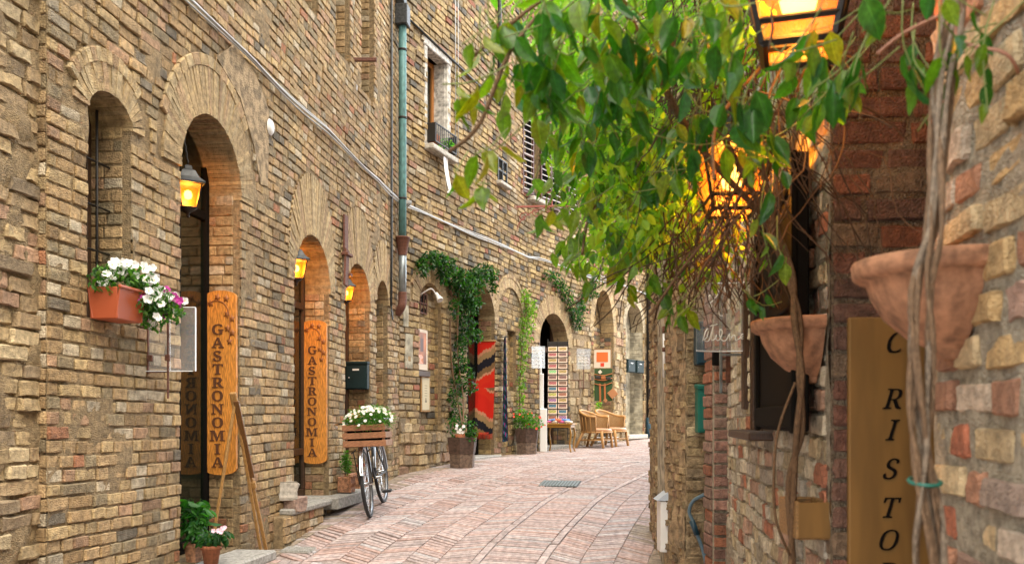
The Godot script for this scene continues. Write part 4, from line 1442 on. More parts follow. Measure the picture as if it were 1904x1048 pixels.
func trough(called: String, label: String, X: Transform3D, s: Vector3):
	var t := thing(called, label, "planter", X.origin)
	var st := stool()
	bx(st, X * Transform3D(Basis(), Vector3(0, 0, s.z * 0.5 - 0.01)), Vector3(s.x, s.y, 0.02), 0.006)
	bx(st, X * Transform3D(Basis(), Vector3(0, 0, -s.z * 0.5 + 0.01)), Vector3(s.x, s.y, 0.02), 0.006)
	for k in [-1, 1]:
		bx(st, X * Transform3D(Basis(), Vector3(k * (s.x * 0.5 - 0.01), 0.001, 0)), Vector3(0.02, s.y - 0.003, s.z - 0.042), 0.004)
	bx(st, X * Transform3D(Basis(), Vector3(0, s.y * 0.5, s.z * 0.5)), Vector3(s.x + 0.02, 0.025, 0.03), 0.008)
	bx(st, X * Transform3D(Basis(), Vector3(0, s.y * 0.3, 0)), Vector3(s.x - 0.045, 0.02, s.z - 0.045), 0.004)
	part("tub", done(st), M.old_clay, t)
	st = stool(true)
	for k in 3:
		var pts := []
		for i in 16:
			var a := i * 0.55
			var r := 0.028 * (1.0 - i / 20.0)
			pts.append(X * Vector3((k - 1) * s.x * 0.3 + r * cos(a), -0.01 + r * sin(a), s.z * 0.5 + 0.002))
		tube(st, pts, 0.005, 5)
	part("scroll_relief", done(st), M.old_clay, t)

func ring_tube(st: SurfaceTool, X: Transform3D, r: float, rad: float, n := 36, sides := 8, a0 := 0.0, a1 := TAU, squash := 1.0):
	for i in n:
		var q := []
		for e in 2:
			var w := a0 + (a1 - a0) * (i + e) / n
			var row := []
			for k in sides:
				var v := TAU * k / sides
				row.append(X * Vector3((r + rad * cos(v)) * cos(w), (r + rad * cos(v)) * sin(w), rad * squash * sin(v)))
			q.append(row)
		for k in sides:
			var k2 := (k + 1) % sides
			quad(st, q[0][k], q[1][k], q[1][k2], q[0][k2])

func bicycle():
	# heads towards the viewer, leaning to the wall; z forward in its own frame
	var rear := Vector3(-1.245, gy(8.92), -8.92)
	var front := Vector3(-1.262, gy(8.16), -8.16)
	var t := thing("bicycle", "old black bicycle with a wooden crate on its front, leaning by the third arch", "bicycle", (rear + front) * 0.5)
	var fw := (front - rear).normalized()
	var side := UP.cross(fw).normalized()          # its left, when riding
	var up := fw.cross(side).normalized()
	up = up.rotated(fw, 0.115)
	side = side.rotated(fw, 0.115)
	var O := Transform3D(Basis(fw, up, side * 1.0), rear)       # x forward, y up, z to the side
	O.basis.z = O.basis.x.cross(O.basis.y)
	var R := 0.305
	var wb := rear.distance_to(front)
	var steer := O * Transform3D(Basis(UP, 0.07), Vector3(wb, 0, 0))
	for k in 2:
		var W: Transform3D = (O if k == 0 else steer) * Transform3D(Basis(), Vector3(0, R, 0))
		var wn := group_node("wheel", t)
		var st := stool(true)
		ring_tube(st, W, R - 0.015, 0.017, 48, 8)
		part("tyre", done(st), M.rubber, wn)
		st = stool(true)
		ring_tube(st, W, R - 0.036, 0.010, 48, 6, 0, TAU, 1.1)
		part("rim", done(st), M.chrome_dark, wn)
		st = stool(true)
		for i in 28:
			var a := TAU * i / 28
			tube(st, [W * Vector3(0.016 * cos(a + 0.6), 0.016 * sin(a + 0.6), 0.02 * (1 - 2 * (i % 2))), W * Vector3((R - 0.04) * cos(a), (R - 0.04) * sin(a), 0)], 0.0013, 4, false)
		part("spokes", done(st), M.chrome, wn)
		st = stool(true)
		tube(st, [W * Vector3(0, 0, -0.05), W * Vector3(0, 0, 0.05)], 0.017, 10)
		part("hub", done(st), M.chrome, wn)
		st = stool(true)
		ring_tube(st, W, R + 0.018, 0.021, 26, 8, 0.25 if k == 0 else 0.35, 3.2 if k == 0 else 2.7, 1.0)
		part("mudguard", done(st), M.chrome_dark if k == 0 else M.chrome, t)
	var bb := Vector3(wb * 0.43, R - 0.01, 0)
	var st2 := stool(true)
	var head_lo := Vector3(wb - 0.10, 0.66, 0)
	var head_hi := Vector3(wb - 0.135, 0.80, 0)
	var seat_t := Vector3(wb * 0.30, 0.66, 0)
	for q in [[bb, seat_t], [bb, head_lo], [seat_t + Vector3(0.03, -0.08, 0), head_lo], [head_lo - Vector3(-0.01, 0.03, 0), head_hi]]:
		tube(st2, [O * q[0], O * q[1]], 0.014, 8)
	for z in [-0.05, 0.05]:
		tube(st2, [O * Vector3(0, R, z), O * (bb + Vector3(0, 0, z * 0.5))], 0.009, 6)
		tube(st2, [O * Vector3(0, R, z), O * (seat_t + Vector3(0, -0.03, z * 0.3))], 0.008, 6)
	part("frame", done(st2), M.frame_paint, t)
	st2 = stool(true)
	for z in [-0.05, 0.05]:
		tube(st2, catmull([steer * Vector3(0, R, z), steer * Vector3(-0.03, R + 0.2, z * 0.95), steer * Vector3(-0.09, 0.64, z * 0.6)], 4), 0.010, 6)
	tube(st2, [steer * Vector3(-0.09, 0.64, -0.035), steer * Vector3(-0.09, 0.64, 0.035)], 0.013, 6)
	part("fork", done(st2), M.chrome_dark, t)
	st2 = stool(true)
	tube(st2, [O * head_hi, steer * Vector3(-0.14, 0.85, 0)], 0.012, 8)
	tube(st2, catmull([steer * Vector3(-0.38, 0.80, -0.25), steer * Vector3(-0.24, 0.84, -0.24), steer * Vector3(-0.13, 0.85, -0.12), steer * Vector3(-0.13, 0.85, 0.12), steer * Vector3(-0.24, 0.84, 0.24), steer * Vector3(-0.38, 0.80, 0.25)], 5), 0.010, 8)
	part("handlebar", done(st2), M.chrome, t)
	st2 = stool()
	bx(st2, O * Transform3D(Basis(), Vector3(wb * 0.27, 0.76, 0)), Vector3(0.22, 0.05, 0.17), 0.02)
	bx(st2, O * Transform3D(Basis(), Vector3(wb * 0.27 + 0.14, 0.765, 0)), Vector3(0.12, 0.04, 0.06), 0.015)
	part("saddle", done(st2), M.leather_dark, t)
	st2 = stool(true)
	tube(st2, [O * seat_t, O * Vector3(wb * 0.28, 0.74, 0)], 0.011, 8)
	part("seat_post", done(st2), M.chrome, t)
	st2 = stool(true)
	for z in [-0.055, 0.055]:
		tube(st2, [O * (bb + Vector3(0, 0, z)), O * (bb + Vector3(0.03, -0.135 if z < 0 else 0.135, z))], 0.007, 6)
	tube(st2, [O * (bb + Vector3(0, 0, -0.06)), O * (bb + Vector3(0, 0, 0.06))], 0.012, 8)
	part("crank", done(st2), M.chrome, t)
	for z in [-1, 1]:
		var pd := stool()
		bx(pd, O * Transform3D(Basis(), bb + Vector3(0.03, 0.135 * z, z * 0.105)), Vector3(0.075, 0.022, 0.085), 0.005)
		part("pedal", done(pd), M.reflector if z > 0 else M.rubber, t)
	st2 = stool()
	bx(st2, O * Transform3D(Basis(), Vector3(wb * 0.22, R + 0.02, 0.075)), Vector3(0.40, 0.085, 0.012), 0.004)
	part("chain_guard", done(st2), M.rust, t)
	st2 = stool(true)
	for z in [-0.07, 0.0, 0.07]:
		tube(st2, [steer * Vector3(-0.09, 0.605, z), steer * Vector3(0.17, 0.605, z)], 0.006, 5)
	for z in [-0.06, 0.06]:
		tube(st2, [steer * Vector3(0.0, R, z), steer * Vector3(0.12, 0.605, z)], 0.005, 5)
	part("front_rack", done(st2), M.iron, t)
	# crate of daisies
	var C := Transform3D(Basis(UP, -0.10) * Basis(Vector3.BACK, 0.05), Vector3(-1.275, gy(8.16) + 0.632, -8.10))
	var c := thing("wooden_crate", "slatted wooden crate riding on the front of the bicycle", "crate", C.origin)
	for y in [0.03, 0.10, 0.17]:
		for s in [-1, 1]:
			part("slat", box_mesh(Vector3(0.385, 0.052, 0.010), 0.003), M.crate_wood, c, C * Transform3D(Basis(Vector3.BACK, rr(-0.02, 0.02)), Vector3(0, y, s * 0.125)))
			part("slat", box_mesh(Vector3(0.010, 0.052, 0.235), 0.003), M.crate_side, c, C * Transform3D(Basis(), Vector3(s * 0.186, y, 0)))
	for sx in [-1, 1]:
		for sz in [-1, 1]:
			part("corner_post", box_mesh(Vector3(0.022, 0.20, 0.022), 0.003), M.crate_wood, c, C * Transform3D(Basis(), Vector3(sx * 0.168, 0.10, sz * 0.107)))
	part("base", box_mesh(Vector3(0.35, 0.012, 0.22), 0.003), M.crate_wood, c, C * Transform3D(Basis(), Vector3(0, 0.008, 0)))
	part("liner", box_mesh(Vector3(0.32, 0.15, 0.20), 0.02), M.black, c, C * Transform3D(Basis(), Vector3(0, 0.092, 0)))
	var dz := thing("daisy_plant", "bushy white daisies with yellow centres filling the bicycle crate", "flowers", C.origin + Vector3(0, 0.17, 0))
	foliage("foliage", dz, [[C * Vector3(0.02, 0.235, 0.03), Vector3(0.22, 0.12, 0.15), 1300, 0.05], [C * Vector3(0.11, 0.25, 0.05), Vector3(0.14, 0.12, 0.13), 500, 0.05]], blade, [[0.09, 0.27, 0.04], [0.15, 0.38, 0.05], [0.06, 0.19, 0.04]], 2.6)
	var daisy := daisy_mesh()
	var heart := stool(true)
	lathe(heart, [Vector2(0.30, 0.02), Vector2(0.2, 0.16), Vector2(0, 0.2)], 8, Transform3D(Basis(Vector3.RIGHT, PI / 2), Vector3.ZERO))
	var heart_m := done(heart)
	for i in 62:
		var a := rr(0, PI)
		var e := rr(-0.1, 1.35)
		var v := Vector3(cos(a) * cos(e) * 0.23 + 0.03, sin(e) * 0.15 + 0.205, sin(a) * cos(e) * 0.18 + 0.03)
		var p := C * v
		var fl := part("flower", daisy, M.petal, dz, face_out(p, Vector3(v.x * 2.0 + rr(-0.3, 0.3), 0.6, 1.0 + rr(-0.3, 0.3)), rr(0.011, 0.016)))
		part("flower_centre", heart_m, M.yolk, fl, fl.global_transform)
	t = thing("gourd", "orange gourd sitting behind the daisies at the back of the bicycle crate", "gourd", C * Vector3(-0.13, 0.24, -0.09))
	st2 = stool(true)
	lathe(st2, [Vector2(0, -0.05), Vector2(0.045, -0.045), Vector2(0.065, 0), Vector2(0.045, 0.04), Vector2(0, 0.045)], 14, C * Transform3D(Basis(Vector3.BACK, 0.3), Vector3(-0.13, 0.265, -0.07)))
	part("fruit", done(st2), M.gourd, t)

func daisy_mesh() -> ArrayMesh:
	var st := stool(true)
	for k in 11:
		var a := TAU * k / 11
		var b := Basis(Vector3.BACK, a)
		var w := 0.20
		tri(st, b * Vector3(0.2, -w * 0.5, 0), b * Vector3(0.9, -w, 0.03), b * Vector3(0.9, w, 0.03))
		tri(st, b * Vector3(0.2, -w * 0.5, 0), b * Vector3(0.9, w, 0.03), b * Vector3(0.2, w * 0.5, 0))
		tri(st, b * Vector3(0.9, -w, 0.03), b * Vector3(1.05, 0, 0.02), b * Vector3(0.9, w, 0.03))
	return done(st)

func image_mat(w: int, h: int, paint: Callable, rough := 0.8) -> StandardMaterial3D:
	var im := Image.create(w, h, false, Image.FORMAT_RGB8)
	for y in h:
		for x in w:
			im.set_pixel(x, y, paint.call((x + 0.5) / w, (y + 0.5) / h))
	var m := StandardMaterial3D.new()
	m.albedo_texture = ImageTexture.create_from_image(im)
	m.roughness = rough
	return m

func cloth(w: float, h: float, nx: int, ny: int, X: Transform3D, wave: float, swing: float) -> ArrayMesh:   # hangs from its top edge, with UVs and thickness
	var st := stool(true)
	var g := []
	for j in ny + 1:
		for i in nx + 1:
			var u := float(i) / nx
			var v := float(j) / ny
			g.append([X * Vector3((u - 0.5) * w * (1.0 - 0.10 * v), -v * h + 0.01 * sin(u * 7.0) * v, wave * sin(u * 6.5 + v * 1.5) * (0.3 + v) + swing * v * v), Vector2(u, v)])
	for j in ny:
		for i in nx:
			var q := [g[j * (nx + 1) + i], g[j * (nx + 1) + i + 1], g[(j + 1) * (nx + 1) + i + 1], g[(j + 1) * (nx + 1) + i]]
			for k in [0, 1, 2, 0, 2, 3]:
				st.set_uv(q[k][1])
				st.add_vertex(q[k][0])
			for k in [2, 1, 0, 3, 2, 0]:
				st.set_uv(q[k][1])
				st.add_vertex(q[k][0] - X.basis.z * 0.004)
	return done(st)

func planter(label: String, at: Vector3, w: float, h: float):
	var t := thing("metal_planter", label, "planter", at, "rusty brown metal planters by the shop doors")
	var X := Transform3D(Basis(UP, 0.42), at)
	var st := stool()
	lathe(st, [Vector2(0, 0), Vector2(w * 0.80, 0), Vector2(w * 0.84, h * 0.46), Vector2(0, h * 0.46)], 6, X)
	part("base", done(st), M.corten_pale, t)
	st = stool()
	lathe(st, [Vector2(w * 0.84, h * 0.462), Vector2(w * 0.88, h * 0.47), Vector2(w, h), Vector2(w * 0.95, h), Vector2(w * 0.9, h * 0.9), Vector2(0, h * 0.9)], 6, X)
	part("tub", done(st), M.corten, t)

func stems(parent: Node, paths: Array, r: float, mat: Material):
	for p in paths:
		var st := stool(true)
		tube(st, catmull(p, 6), r, 5)
		part("stem", done(st), mat, parent)

func far_things():
	# rainwater pipe at the corner of the two left houses
	var t := thing("drainpipe", "green copper rainwater pipe with a rusty funnel and elbow at the house corner", "drainpipe", L1.p(10.8, 2.7, 0.1))
	var c := L1.p(10.86, 0, 0.085)
	var q := func(y, dx = 0.0, dz = 0.0): return Vector3(c.x + dx, y, c.z + dz)
	var st := stool(true)
	tube(st, [q.call(3.56), q.call(4.3), q.call(5.2), q.call(6.1)], 0.046, 12)
	part("pipe", done(st), M.greenish, t)
	st = stool(true)
	tube(st, [q.call(2.94), q.call(3.45)], 0.046, 12)
	part("pipe", done(st), M.zinc, t)
	st = stool(true)
	lathe(st, [Vector2(0.05, 3.38), Vector2(0.055, 3.42), Vector2(0.085, 3.58), Vector2(0.095, 3.59), Vector2(0.085, 3.60), Vector2(0, 3.58)], 14, Transform3D(Basis(), Vector3(c.x, 0, c.z)))
	part("funnel", done(st), M.rust, t)
	st = stool(true)
	tube(st, catmull([q.call(2.95), q.call(2.86), q.call(2.78, -0.01, 0.01), q.call(2.70, -0.07, -0.03)], 5), 0.05, 12)
	part("elbow", done(st), M.rust, t)
	st = stool()
	bx(st, Transform3D(L1.xf(0, 0).basis, q.call(6.2)), Vector3(0.17, 0.24, 0.15), 0.01)
	bx(st, Transform3D(L1.xf(0, 0).basis * Basis(Vector3.BACK, 0.5), q.call(6.42, -0.02)), Vector3(0.15, 0.34, 0.10), 0.01)
	part("hopper", done(st), M.zinc_dark, t)
	for y in [4.05, 5.0, 5.8]:
		st = stool(true)
		tube(st, [q.call(y - 0.012), q.call(y + 0.012)], 0.052, 12)
		part("clip", done(st), M.iron, t)
	t = thing("conduit", "thin grey conduit pipe running up beside the green rainwater pipe", "pipe", L1.p(10.5, 3.0, 0))
	st = stool(true)
	tube(st, [L1.p(10.55, 2.75, 0.03), L1.p(10.55, 3.5, 0.035), L1.p(10.55, 8.0, 0.035)], 0.014, 8)
	tube(st, catmull([L1.p(10.55, 2.75, 0.03), L1.p(10.58, 2.62, 0.04), L1.p(10.53, 2.60, 0.05), L1.p(10.52, 2.70, 0.04)], 4), 0.008, 6)
	part("pipe", done(st), M.zinc_dark, t)
	# cable bundle along both houses
	t = thing("cable_bundle", "bundle of pale grey electric cables strung along both house fronts", "cable", L1.p(7.0, 4.0, 0.03))
	for k in 3:
		var pts := []
		for i in 41:
			var s := 4.4 + 6.5 * i / 40.0
			pts.append(L1.p(s, 4.03 + 0.018 * k + 0.012 * sin(s * 2.3 + k * 0.7) - 0.02 * absf(sin(s * 1.9)), 0.04 + 0.01 * (k % 2)))
		pts.append(L1.p(10.98, 4.02 + 0.015 * k, 0.16))
		for i in 22:
			var s := 0.12 + 4.3 * i / 21.0
			pts.append(L2.p(s, 4.0 + 0.016 * k + s * 0.025 + 0.012 * sin(s * 2.1 + k), 0.05))
		for i in range(1, 20):
			var s := 6.2 * i / 19.0
			pts.append(L3.p(s, 4.12 + s * 0.016 + 0.03 * k * (0.3 + 0.7 * absf(sin(s * 1.3))) + 0.03 * sin(s * 1.7 + k), 0.05))
		st = stool(true)
		tube(st, pts, [0.007, 0.009, 0.006][k] , 6)
		part("cable", done(st), M.cable, t)
	t = thing("thin_pipe", "thin dark water pipe sloping past the top of the tall upper window", "pipe", L2.p(1.6, 6.3, 0.03))
	st = stool(true)
	tube(st, [L2.p(0.02, 6.30, 0.04), L2.p(3.16, 6.22, 0.04)], 0.015, 6)
	tube(st, [L2.p(3.16, 6.20, 0.045), L2.p(3.16, 9.5, 0.045)], 0.028, 8)
	part("pipe", done(st), M.zinc_dark, t)
	t = thing("washing_line", "pair of thin pale cords hanging down beside the tall upper window", "cord", L2.p(1.55, 5.0, 0.02))
	st = stool(true)
	tube(st, [L2.p(1.56, 4.90, 0.04), L2.p(1.56, 8.4, 0.03)], 0.006, 5)
	tube(st, [L2.p(1.64, 4.90, 0.04), L2.p(1.66, 7.4, 0.03)], 0.005, 5)
	part("cord", done(st), M.cable, t)
	# iron window guard with plants and a hanging cloth
	t = thing("window_guard", "small black iron guard rail across the foot of the tall upper window", "railing", L2.p(1.05, 4.95, 0.1))
	st = stool()
	for y in [4.97, 5.20]:
		bx(st, L2.xf(1.06, y, 0.13), Vector3(0.66, 0.018, 0.018))
	for k in 11:
		bx(st, L2.xf(0.76 + k * 0.06, 5.085, 0.131), Vector3(0.010, 0.23, 0.010), 0.001)
	for s in [0.735, 1.385]:
		bx(st, L2.xf(s, 5.085, 0.07), Vector3(0.016, 0.24, 0.13))
	part("rail", done(st), M.iron, t)
	t = thing("window_plant", "green pot plants behind the small iron window guard", "plant", L2.p(1.1, 5.0, 0.05))
	foliage("foliage", t, [[L2.p(1.15, 5.07, 0.06), Vector3(0.13, 0.07, 0.05), 90, 0.05]], small_leaf, GREENS[0], 2.0)
	part("pot", box_mesh(Vector3(0.14, 0.12, 0.10), 0.01), M.terracotta, t, L2.xf(0.87, 5.04, 0.05))
	t = thing("hanging_cloth", "narrow white cloth pegged below the tall upper window", "cloth", L2.p(1.0, 4.5, 0.1))
	part("cloth", cloth(0.12, 0.48, 6, 10, L2.xf(1.08, 4.88, 0.11), 0.02, 0.05), M.white, t)
	part("peg", box_mesh(Vector3(0.02, 0.06, 0.02)), M.pine, t, L2.xf(1.08, 4.90, 0.11))
	# floodlight, picture, notice
	t = thing("floodlight", "white spotlight on an arm in front of the small barred window", "lamp", L2.p(0.85, 3.0, 0.05))
	st = stool(true)
	tube(st, catmull([L2.p(0.66, 3.02, -0.05), L2.p(0.70, 3.10, 0.08), L2.p(0.78, 3.06, 0.10), L2.p(0.83, 3.02, 0.1)], 4), 0.009, 6)
	part("arm", done(st), M.white, t)
	st = stool(true)
	var lx := Transform3D(Basis(Vector3.FORWARD, 2.6) * Basis(Vector3.RIGHT, 0.4), L2.p(0.83, 3.02, 0.12))
	lathe(st, [Vector2(0, -0.055), Vector2(0.022, -0.05), Vector2(0.026, 0.0), Vector2(0.042, 0.05), Vector2(0.044, 0.07), Vector2(0, 0.06)], 14, lx)
	part("head", done(st), M.white, t)
	var red := [0.9, 0.28, 0.10]
	t = thing("framed_poster", "framed poster of a glass in orange and brown tones on the blind arch", "picture", L2.p(0.73, 2.1, -0.1))
	var P := L2.xf(0.73, 2.34, -0.075)
	part("frame", box_mesh(Vector3(0.37, 0.52, 0.02), 0.004), M.paper, t, P)
	part("print", quad_uv(0.28, 0.40), image_mat(40, 56, func(u, v):
		var k := 0.75 + 0.25 * sin(u * 9.0) * sin(v * 5.0)
		if v > 0.72 and absf(u - 0.35 + 0.1 * sin(v * 30.0)) < 0.22: return Color(0.85, 0.6, 0.5)
		if absf(u - 0.55) < 0.14 and v > 0.2 and v < 0.6: return Color(0.30, 0.16, 0.08)
		return Color(0.78 * k, 0.44 * k, 0.18 * k), 0.5), t, P * Transform3D(Basis(), Vector3(0, 0.02, 0.0125)))
	part("ledge", box_mesh(Vector3(0.38, 0.07, 0.07), 0.005), M.dark_wood, t, L2.xf(0.74, 2.035, -0.07))
	t = thing("paper_notice", "small framed paper notice with a printed seal below the poster", "notice", L2.p(0.85, 1.55, -0.1))
	P = L2.xf(0.85, 1.78, -0.07)
	part("frame", box_mesh(Vector3(0.25, 0.46, 0.02), 0.004), M.pine, t, P)
	part("print", quad_uv(0.205, 0.41), image_mat(32, 64, func(u, v):
		var ink: bool = (absf(u - 0.5) < 0.13 and v > 0.70 and v < 0.76) or (absf(u - 0.5) < 0.05 and v > 0.62 and v < 0.72) or (v > 0.2 and v < 0.58 and int(v * 64) % 5 == 0 and absf(u - 0.5) < 0.2)
		return Color(0.45, 0.42, 0.35) if ink else Color(0.76, 0.72, 0.60), 0.7), t, P * Transform3D(Basis(), Vector3(0, 0, 0.0125)))
	t = thing("wall_plate", "pale grey utility plate on the wall just past the drainpipe elbow", "plate", L2.p(0.2, 2.3, 0))
	part("plate", box_mesh(Vector3(0.20, 0.42, 0.015), 0.004), M.render_grey, t, L2.xf(0.22, 2.28, 0.02))
	part("plate", box_mesh(Vector3(0.14, 0.26, 0.015), 0.02), M.render_grey, t, L2.xf(0.14, 2.70, 0.02))
	# planters
	planter("rusty brown six sided planter at the foot of the climbing evergreen", Vector3(-0.64, gy(11.75), -11.75), 0.205, 0.39)
	planter("rusty brown six sided planter holding the red geraniums", Vector3(0.235, gy(14.5), -14.45), 0.21, 0.42)
	# evergreen climber in a T over the door
	t = thing("climbing_plant", "dark green evergreen climber spreading in a T above the shop door", "climber", L2.p(1.45, 1.2, 0.2))
	stems(t, [[Vector3(-0.64, 1.2, -11.75), L2.p(1.45, 1.7, 0.2), L2.p(1.52, 2.3, 0.09), L2.p(1.6, 3.0, 0.06), L2.p(1.75, 3.35, 0.06)], [L2.p(1.6, 3.0, 0.06), L2.p(1.2, 3.35, 0.06), L2.p(0.75, 3.42, 0.06), L2.p(0.45, 3.3, 0.06)], [L2.p(1.75, 3.3, 0.06), L2.p(2.2, 3.5, 0.06), L2.p(2.75, 3.62, 0.06)], [Vector3(-0.6, 1.2, -11.75), L2.p(1.4, 1.6, 0.16), L2.p(1.38, 2.2, 0.06), L2.p(1.35, 2.8, 0.05)]], 0.012, M.bark_dark)
	var cl := []
	for k in [[0.42, 3.33, 0.10, 0.13, 70], [0.62, 3.45, 0.14, 0.12, 110], [0.85, 3.50, 0.16, 0.12, 120], [1.1, 3.46, 0.17, 0.14, 140], [1.35, 3.36, 0.18, 0.17, 160], [1.6, 3.30, 0.2, 0.2, 200], [1.85, 3.25, 0.22, 0.24, 230], [1.75, 3.0, 0.2, 0.18, 170], [2.1, 3.45, 0.2, 0.16, 170], [2.4, 3.58, 0.18, 0.13, 130], [2.68, 3.58, 0.14, 0.12, 90], [2.72, 3.42, 0.08, 0.14, 50], [1.95, 3.08, 0.16, 0.14, 90], [1.72, 2.72, 0.22, 0.16, 140], [1.95, 2.62, 0.2, 0.1, 70], [1.6, 2.5, 0.14, 0.14, 70], [1.5, 2.25, 0.16, 0.14, 80], [1.62, 2.1, 0.22, 0.1, 70], [1.45, 1.98, 0.12, 0.1, 40], [1.75, 1.9, 0.2, 0.10, 70], [1.38, 1.76, 0.12, 0.14, 50], [1.45, 1.5, 0.16, 0.12, 70], [1.38, 3.0, 0.1, 0.2, 50], [1.0, 3.3, 0.1, 0.12, 60]]:
		cl.append([L2.p(k[0], k[1], 0.11), Vector3(k[2] * 0.9, k[3], 0.085), int(k[4] * 1.9), 0.058])
	for k in [[-0.05, 0.40, 0.0, 0.14, 90], [0.10, 0.52, 0.05, 0.12, 70], [-0.12, 0.56, 0.0, 0.1, 50], [0.12, 0.42, 0.08, 0.1, 60]]:
		cl.append([Vector3(-0.64, gy(11.75), -11.75) + Vector3(k[0], k[1], k[2]), Vector3(k[3], k[3], k[3]), k[4], 0.055])
	foliage("foliage", t, cl, small_leaf, GREENS[3], 1.5, 0.25)
	t = thing("flower_pot", "small terracotta pot with a white bloom set in the planter by the door", "flower pot", Vector3(-0.66, gy(11.75) + 0.36, -11.65))
	st = stool(true)
	var fp := Transform3D(Basis(), Vector3(-0.66, gy(11.75) + 0.33, -11.66))
	lathe(st, [Vector2(0, 0), Vector2(0.05, 0), Vector2(0.07, 0.10), Vector2(0.06, 0.10), Vector2(0, 0.085)], 12, fp)
	part("pot", done(st), M.terracotta, t)
	for i in 8:
		part("flower", flower_mesh(60 + i, 5, 0.4), M.petal, t, face_out(fp * Vector3(rr(-0.05, 0.05), rr(0.12, 0.24), rr(0.02, 0.07)), Vector3(rr(-0.5, 0.5), 0.4, 1), 0.022))
	# hanging rug and scarf
	t = thing("woven_rug", "red woven rug with black and sand zigzags hung in the shop doorway", "rug", door_far.p(0.14, 2.6, 0.03))
	var sand := Color(0.62, 0.50, 0.34)
	var rugm := image_mat(48, 160, func(u, v):
		var z: float = v * 2.25 + 0.02 + 0.10 * absf(fposmod(u * 2.0, 1.0) - 0.5) + 0.30 * u * (1.0 if int(v * 2.0) % 2 == 0 else -1.0)
		z += 0.035 * (absf(fposmod(u * 14.0, 2.0) - 1.0))
		var b: float = fposmod(z, 1.25)
		if b < 0.42: return Color(0.85, 0.13, 0.04)
		if b < 0.50: return Color(0.80, 0.55, 0.42)
		if b < 0.66: return sand
		if b < 0.86: return Color(0.08, 0.07, 0.12)
		if b < 1.0: return Color(0.50, 0.38, 0.24)
		if b < 1.06: return Color(0.80, 0.55, 0.42)
		return Color(0.86, 0.17, 0.05), 0.95)
	part("rug", cloth(0.34, 1.38, 8, 20, door_far.xf(0.15, 2.62, 0.05), 0.012, 0.05), rugm, t)
	st = stool(true)
	tube(st, [door_far.p(-0.03, 2.63, 0.05), door_far.p(0.33, 2.63, 0.05)], 0.012, 6)
	part("rod", done(st), M.pine, t)
	st = stool(true)
	for i in 14:
		var a := door_far.p(0.02 + i * 0.02, 1.26, 0.10)
		tube(st, [a, a + Vector3(rr(-0.01, 0.01), -0.10, rr(-0.01, 0.01))], 0.005, 4)
	part("fringe", done(st), M.rug_red, t)
	t = thing("hanging_scarf", "dark teal scarf with bright threads hung beside the red rug", "scarf", L2.p(3.25, 2.6, 0.06))
	var scm := image_mat(24, 96, func(u, v):
		var n: float = sin(u * 40.0 + v * 9.0) * sin(v * 37.0 + u * 6.0)
		if n > 0.72: return Color(0.80, 0.25, 0.62)
		if n < -0.72: return Color(0.20, 0.62, 0.75)
		return Color(0.05, 0.16 + 0.05 * sin(u * 20.0), 0.22), 0.9)
	part("scarf", cloth(0.20, 1.58, 10, 20, L2.xf(3.26, 2.70, 0.09) * Transform3D(Basis(UP, 0.5), Vector3.ZERO), 0.03, 0.0), scm, t)
	st = stool(true)
	tube(st, [L2.p(3.2, 2.71, 0.0), L2.p(3.3, 2.71, 0.13)], 0.008, 5)
	part("hook", done(st), M.iron, t)
	# lime climber, geraniums
	t = thing("climbing_plant", "lime green climber rising along the wall left of the postcard shop", "climber", L2.p(4.1, 1.3, 0.08))
	stems(t, [[L2.p(3.85, 1.2, 0.3), L2.p(3.95, 1.6, 0.08), L2.p(4.05, 2.4, 0.06), L2.p(4.2, 3.0, 0.06), L2.p(4.42, 3.4, 0.06)]], 0.010, M.bark_dark)
	cl = []
	for k in [[3.93, 1.55, 0.08], [3.97, 1.8, 0.07], [4.0, 2.05, 0.09], [4.03, 2.3, 0.1], [4.08, 2.55, 0.13], [4.12, 2.78, 0.16], [4.2, 3.0, 0.16], [4.3, 3.18, 0.16], [4.4, 3.32, 0.13], [4.2, 3.45, 0.1]]:
		cl.append([L2.p(k[0], k[1], 0.08), Vector3(k[2], 0.15, 0.07), int(k[2] * 900), 0.052])
	foliage("foliage", t, cl, small_leaf, GREENS[4], 1.4)
	t = thing("geranium", "bushy geranium with red blooms growing in the farther rusty planter", "flowers", Vector3(0.235, gy(14.5) + 0.4, -14.45))
	var gp := Vector3(0.235, gy(14.5) + 0.50, -14.42)
	foliage("foliage", t, [[gp, Vector3(0.26, 0.15, 0.2), 420, 0.055], [gp + Vector3(-0.05, 0.1, 0), Vector3(0.18, 0.12, 0.15), 160, 0.05]], small_leaf, [[0.09, 0.24, 0.03], [0.14, 0.32, 0.04], [0.06, 0.17, 0.03]], 2.4)
	for i in 16:
		part("flower", flower_mesh(80 + i % 3, 5, 0.3), M.petal_red, t, face_out(gp + Vector3(rr(-0.28, 0.3), rr(-0.12, 0.2), rr(0.05, 0.22)), Vector3(rr(-0.4, 0.4), 0.5, 1), rr(0.012, 0.022)))
	# acrylic boards
	for b in [[Vector3(0.43, 2.47, -14.95), 0.22, 0.36, "clear acrylic board with white writing left of the postcard shop door"], [Vector3(1.30, 2.55, -16.6), 0.245, 0.37, "clear acrylic board with white writing right of the postcard shop door"]]:
		t = thing("acrylic_board", b[3], "sign", b[0], "clear acrylic boards beside the shop door")
		var X := Transform3D(Basis(UP, -0.05), b[0])
		part("panel", box_mesh(Vector3(b[1], b[2], 0.012), 0.002), M.acrylic_milky, t, X)
		scribble(t, X * Transform3D(Basis(), Vector3(0, 0, 0.009)), b[1] * 0.8, b[2] * 0.8, 5, 0.004, int(b[1] * 1000))
		st = stool()
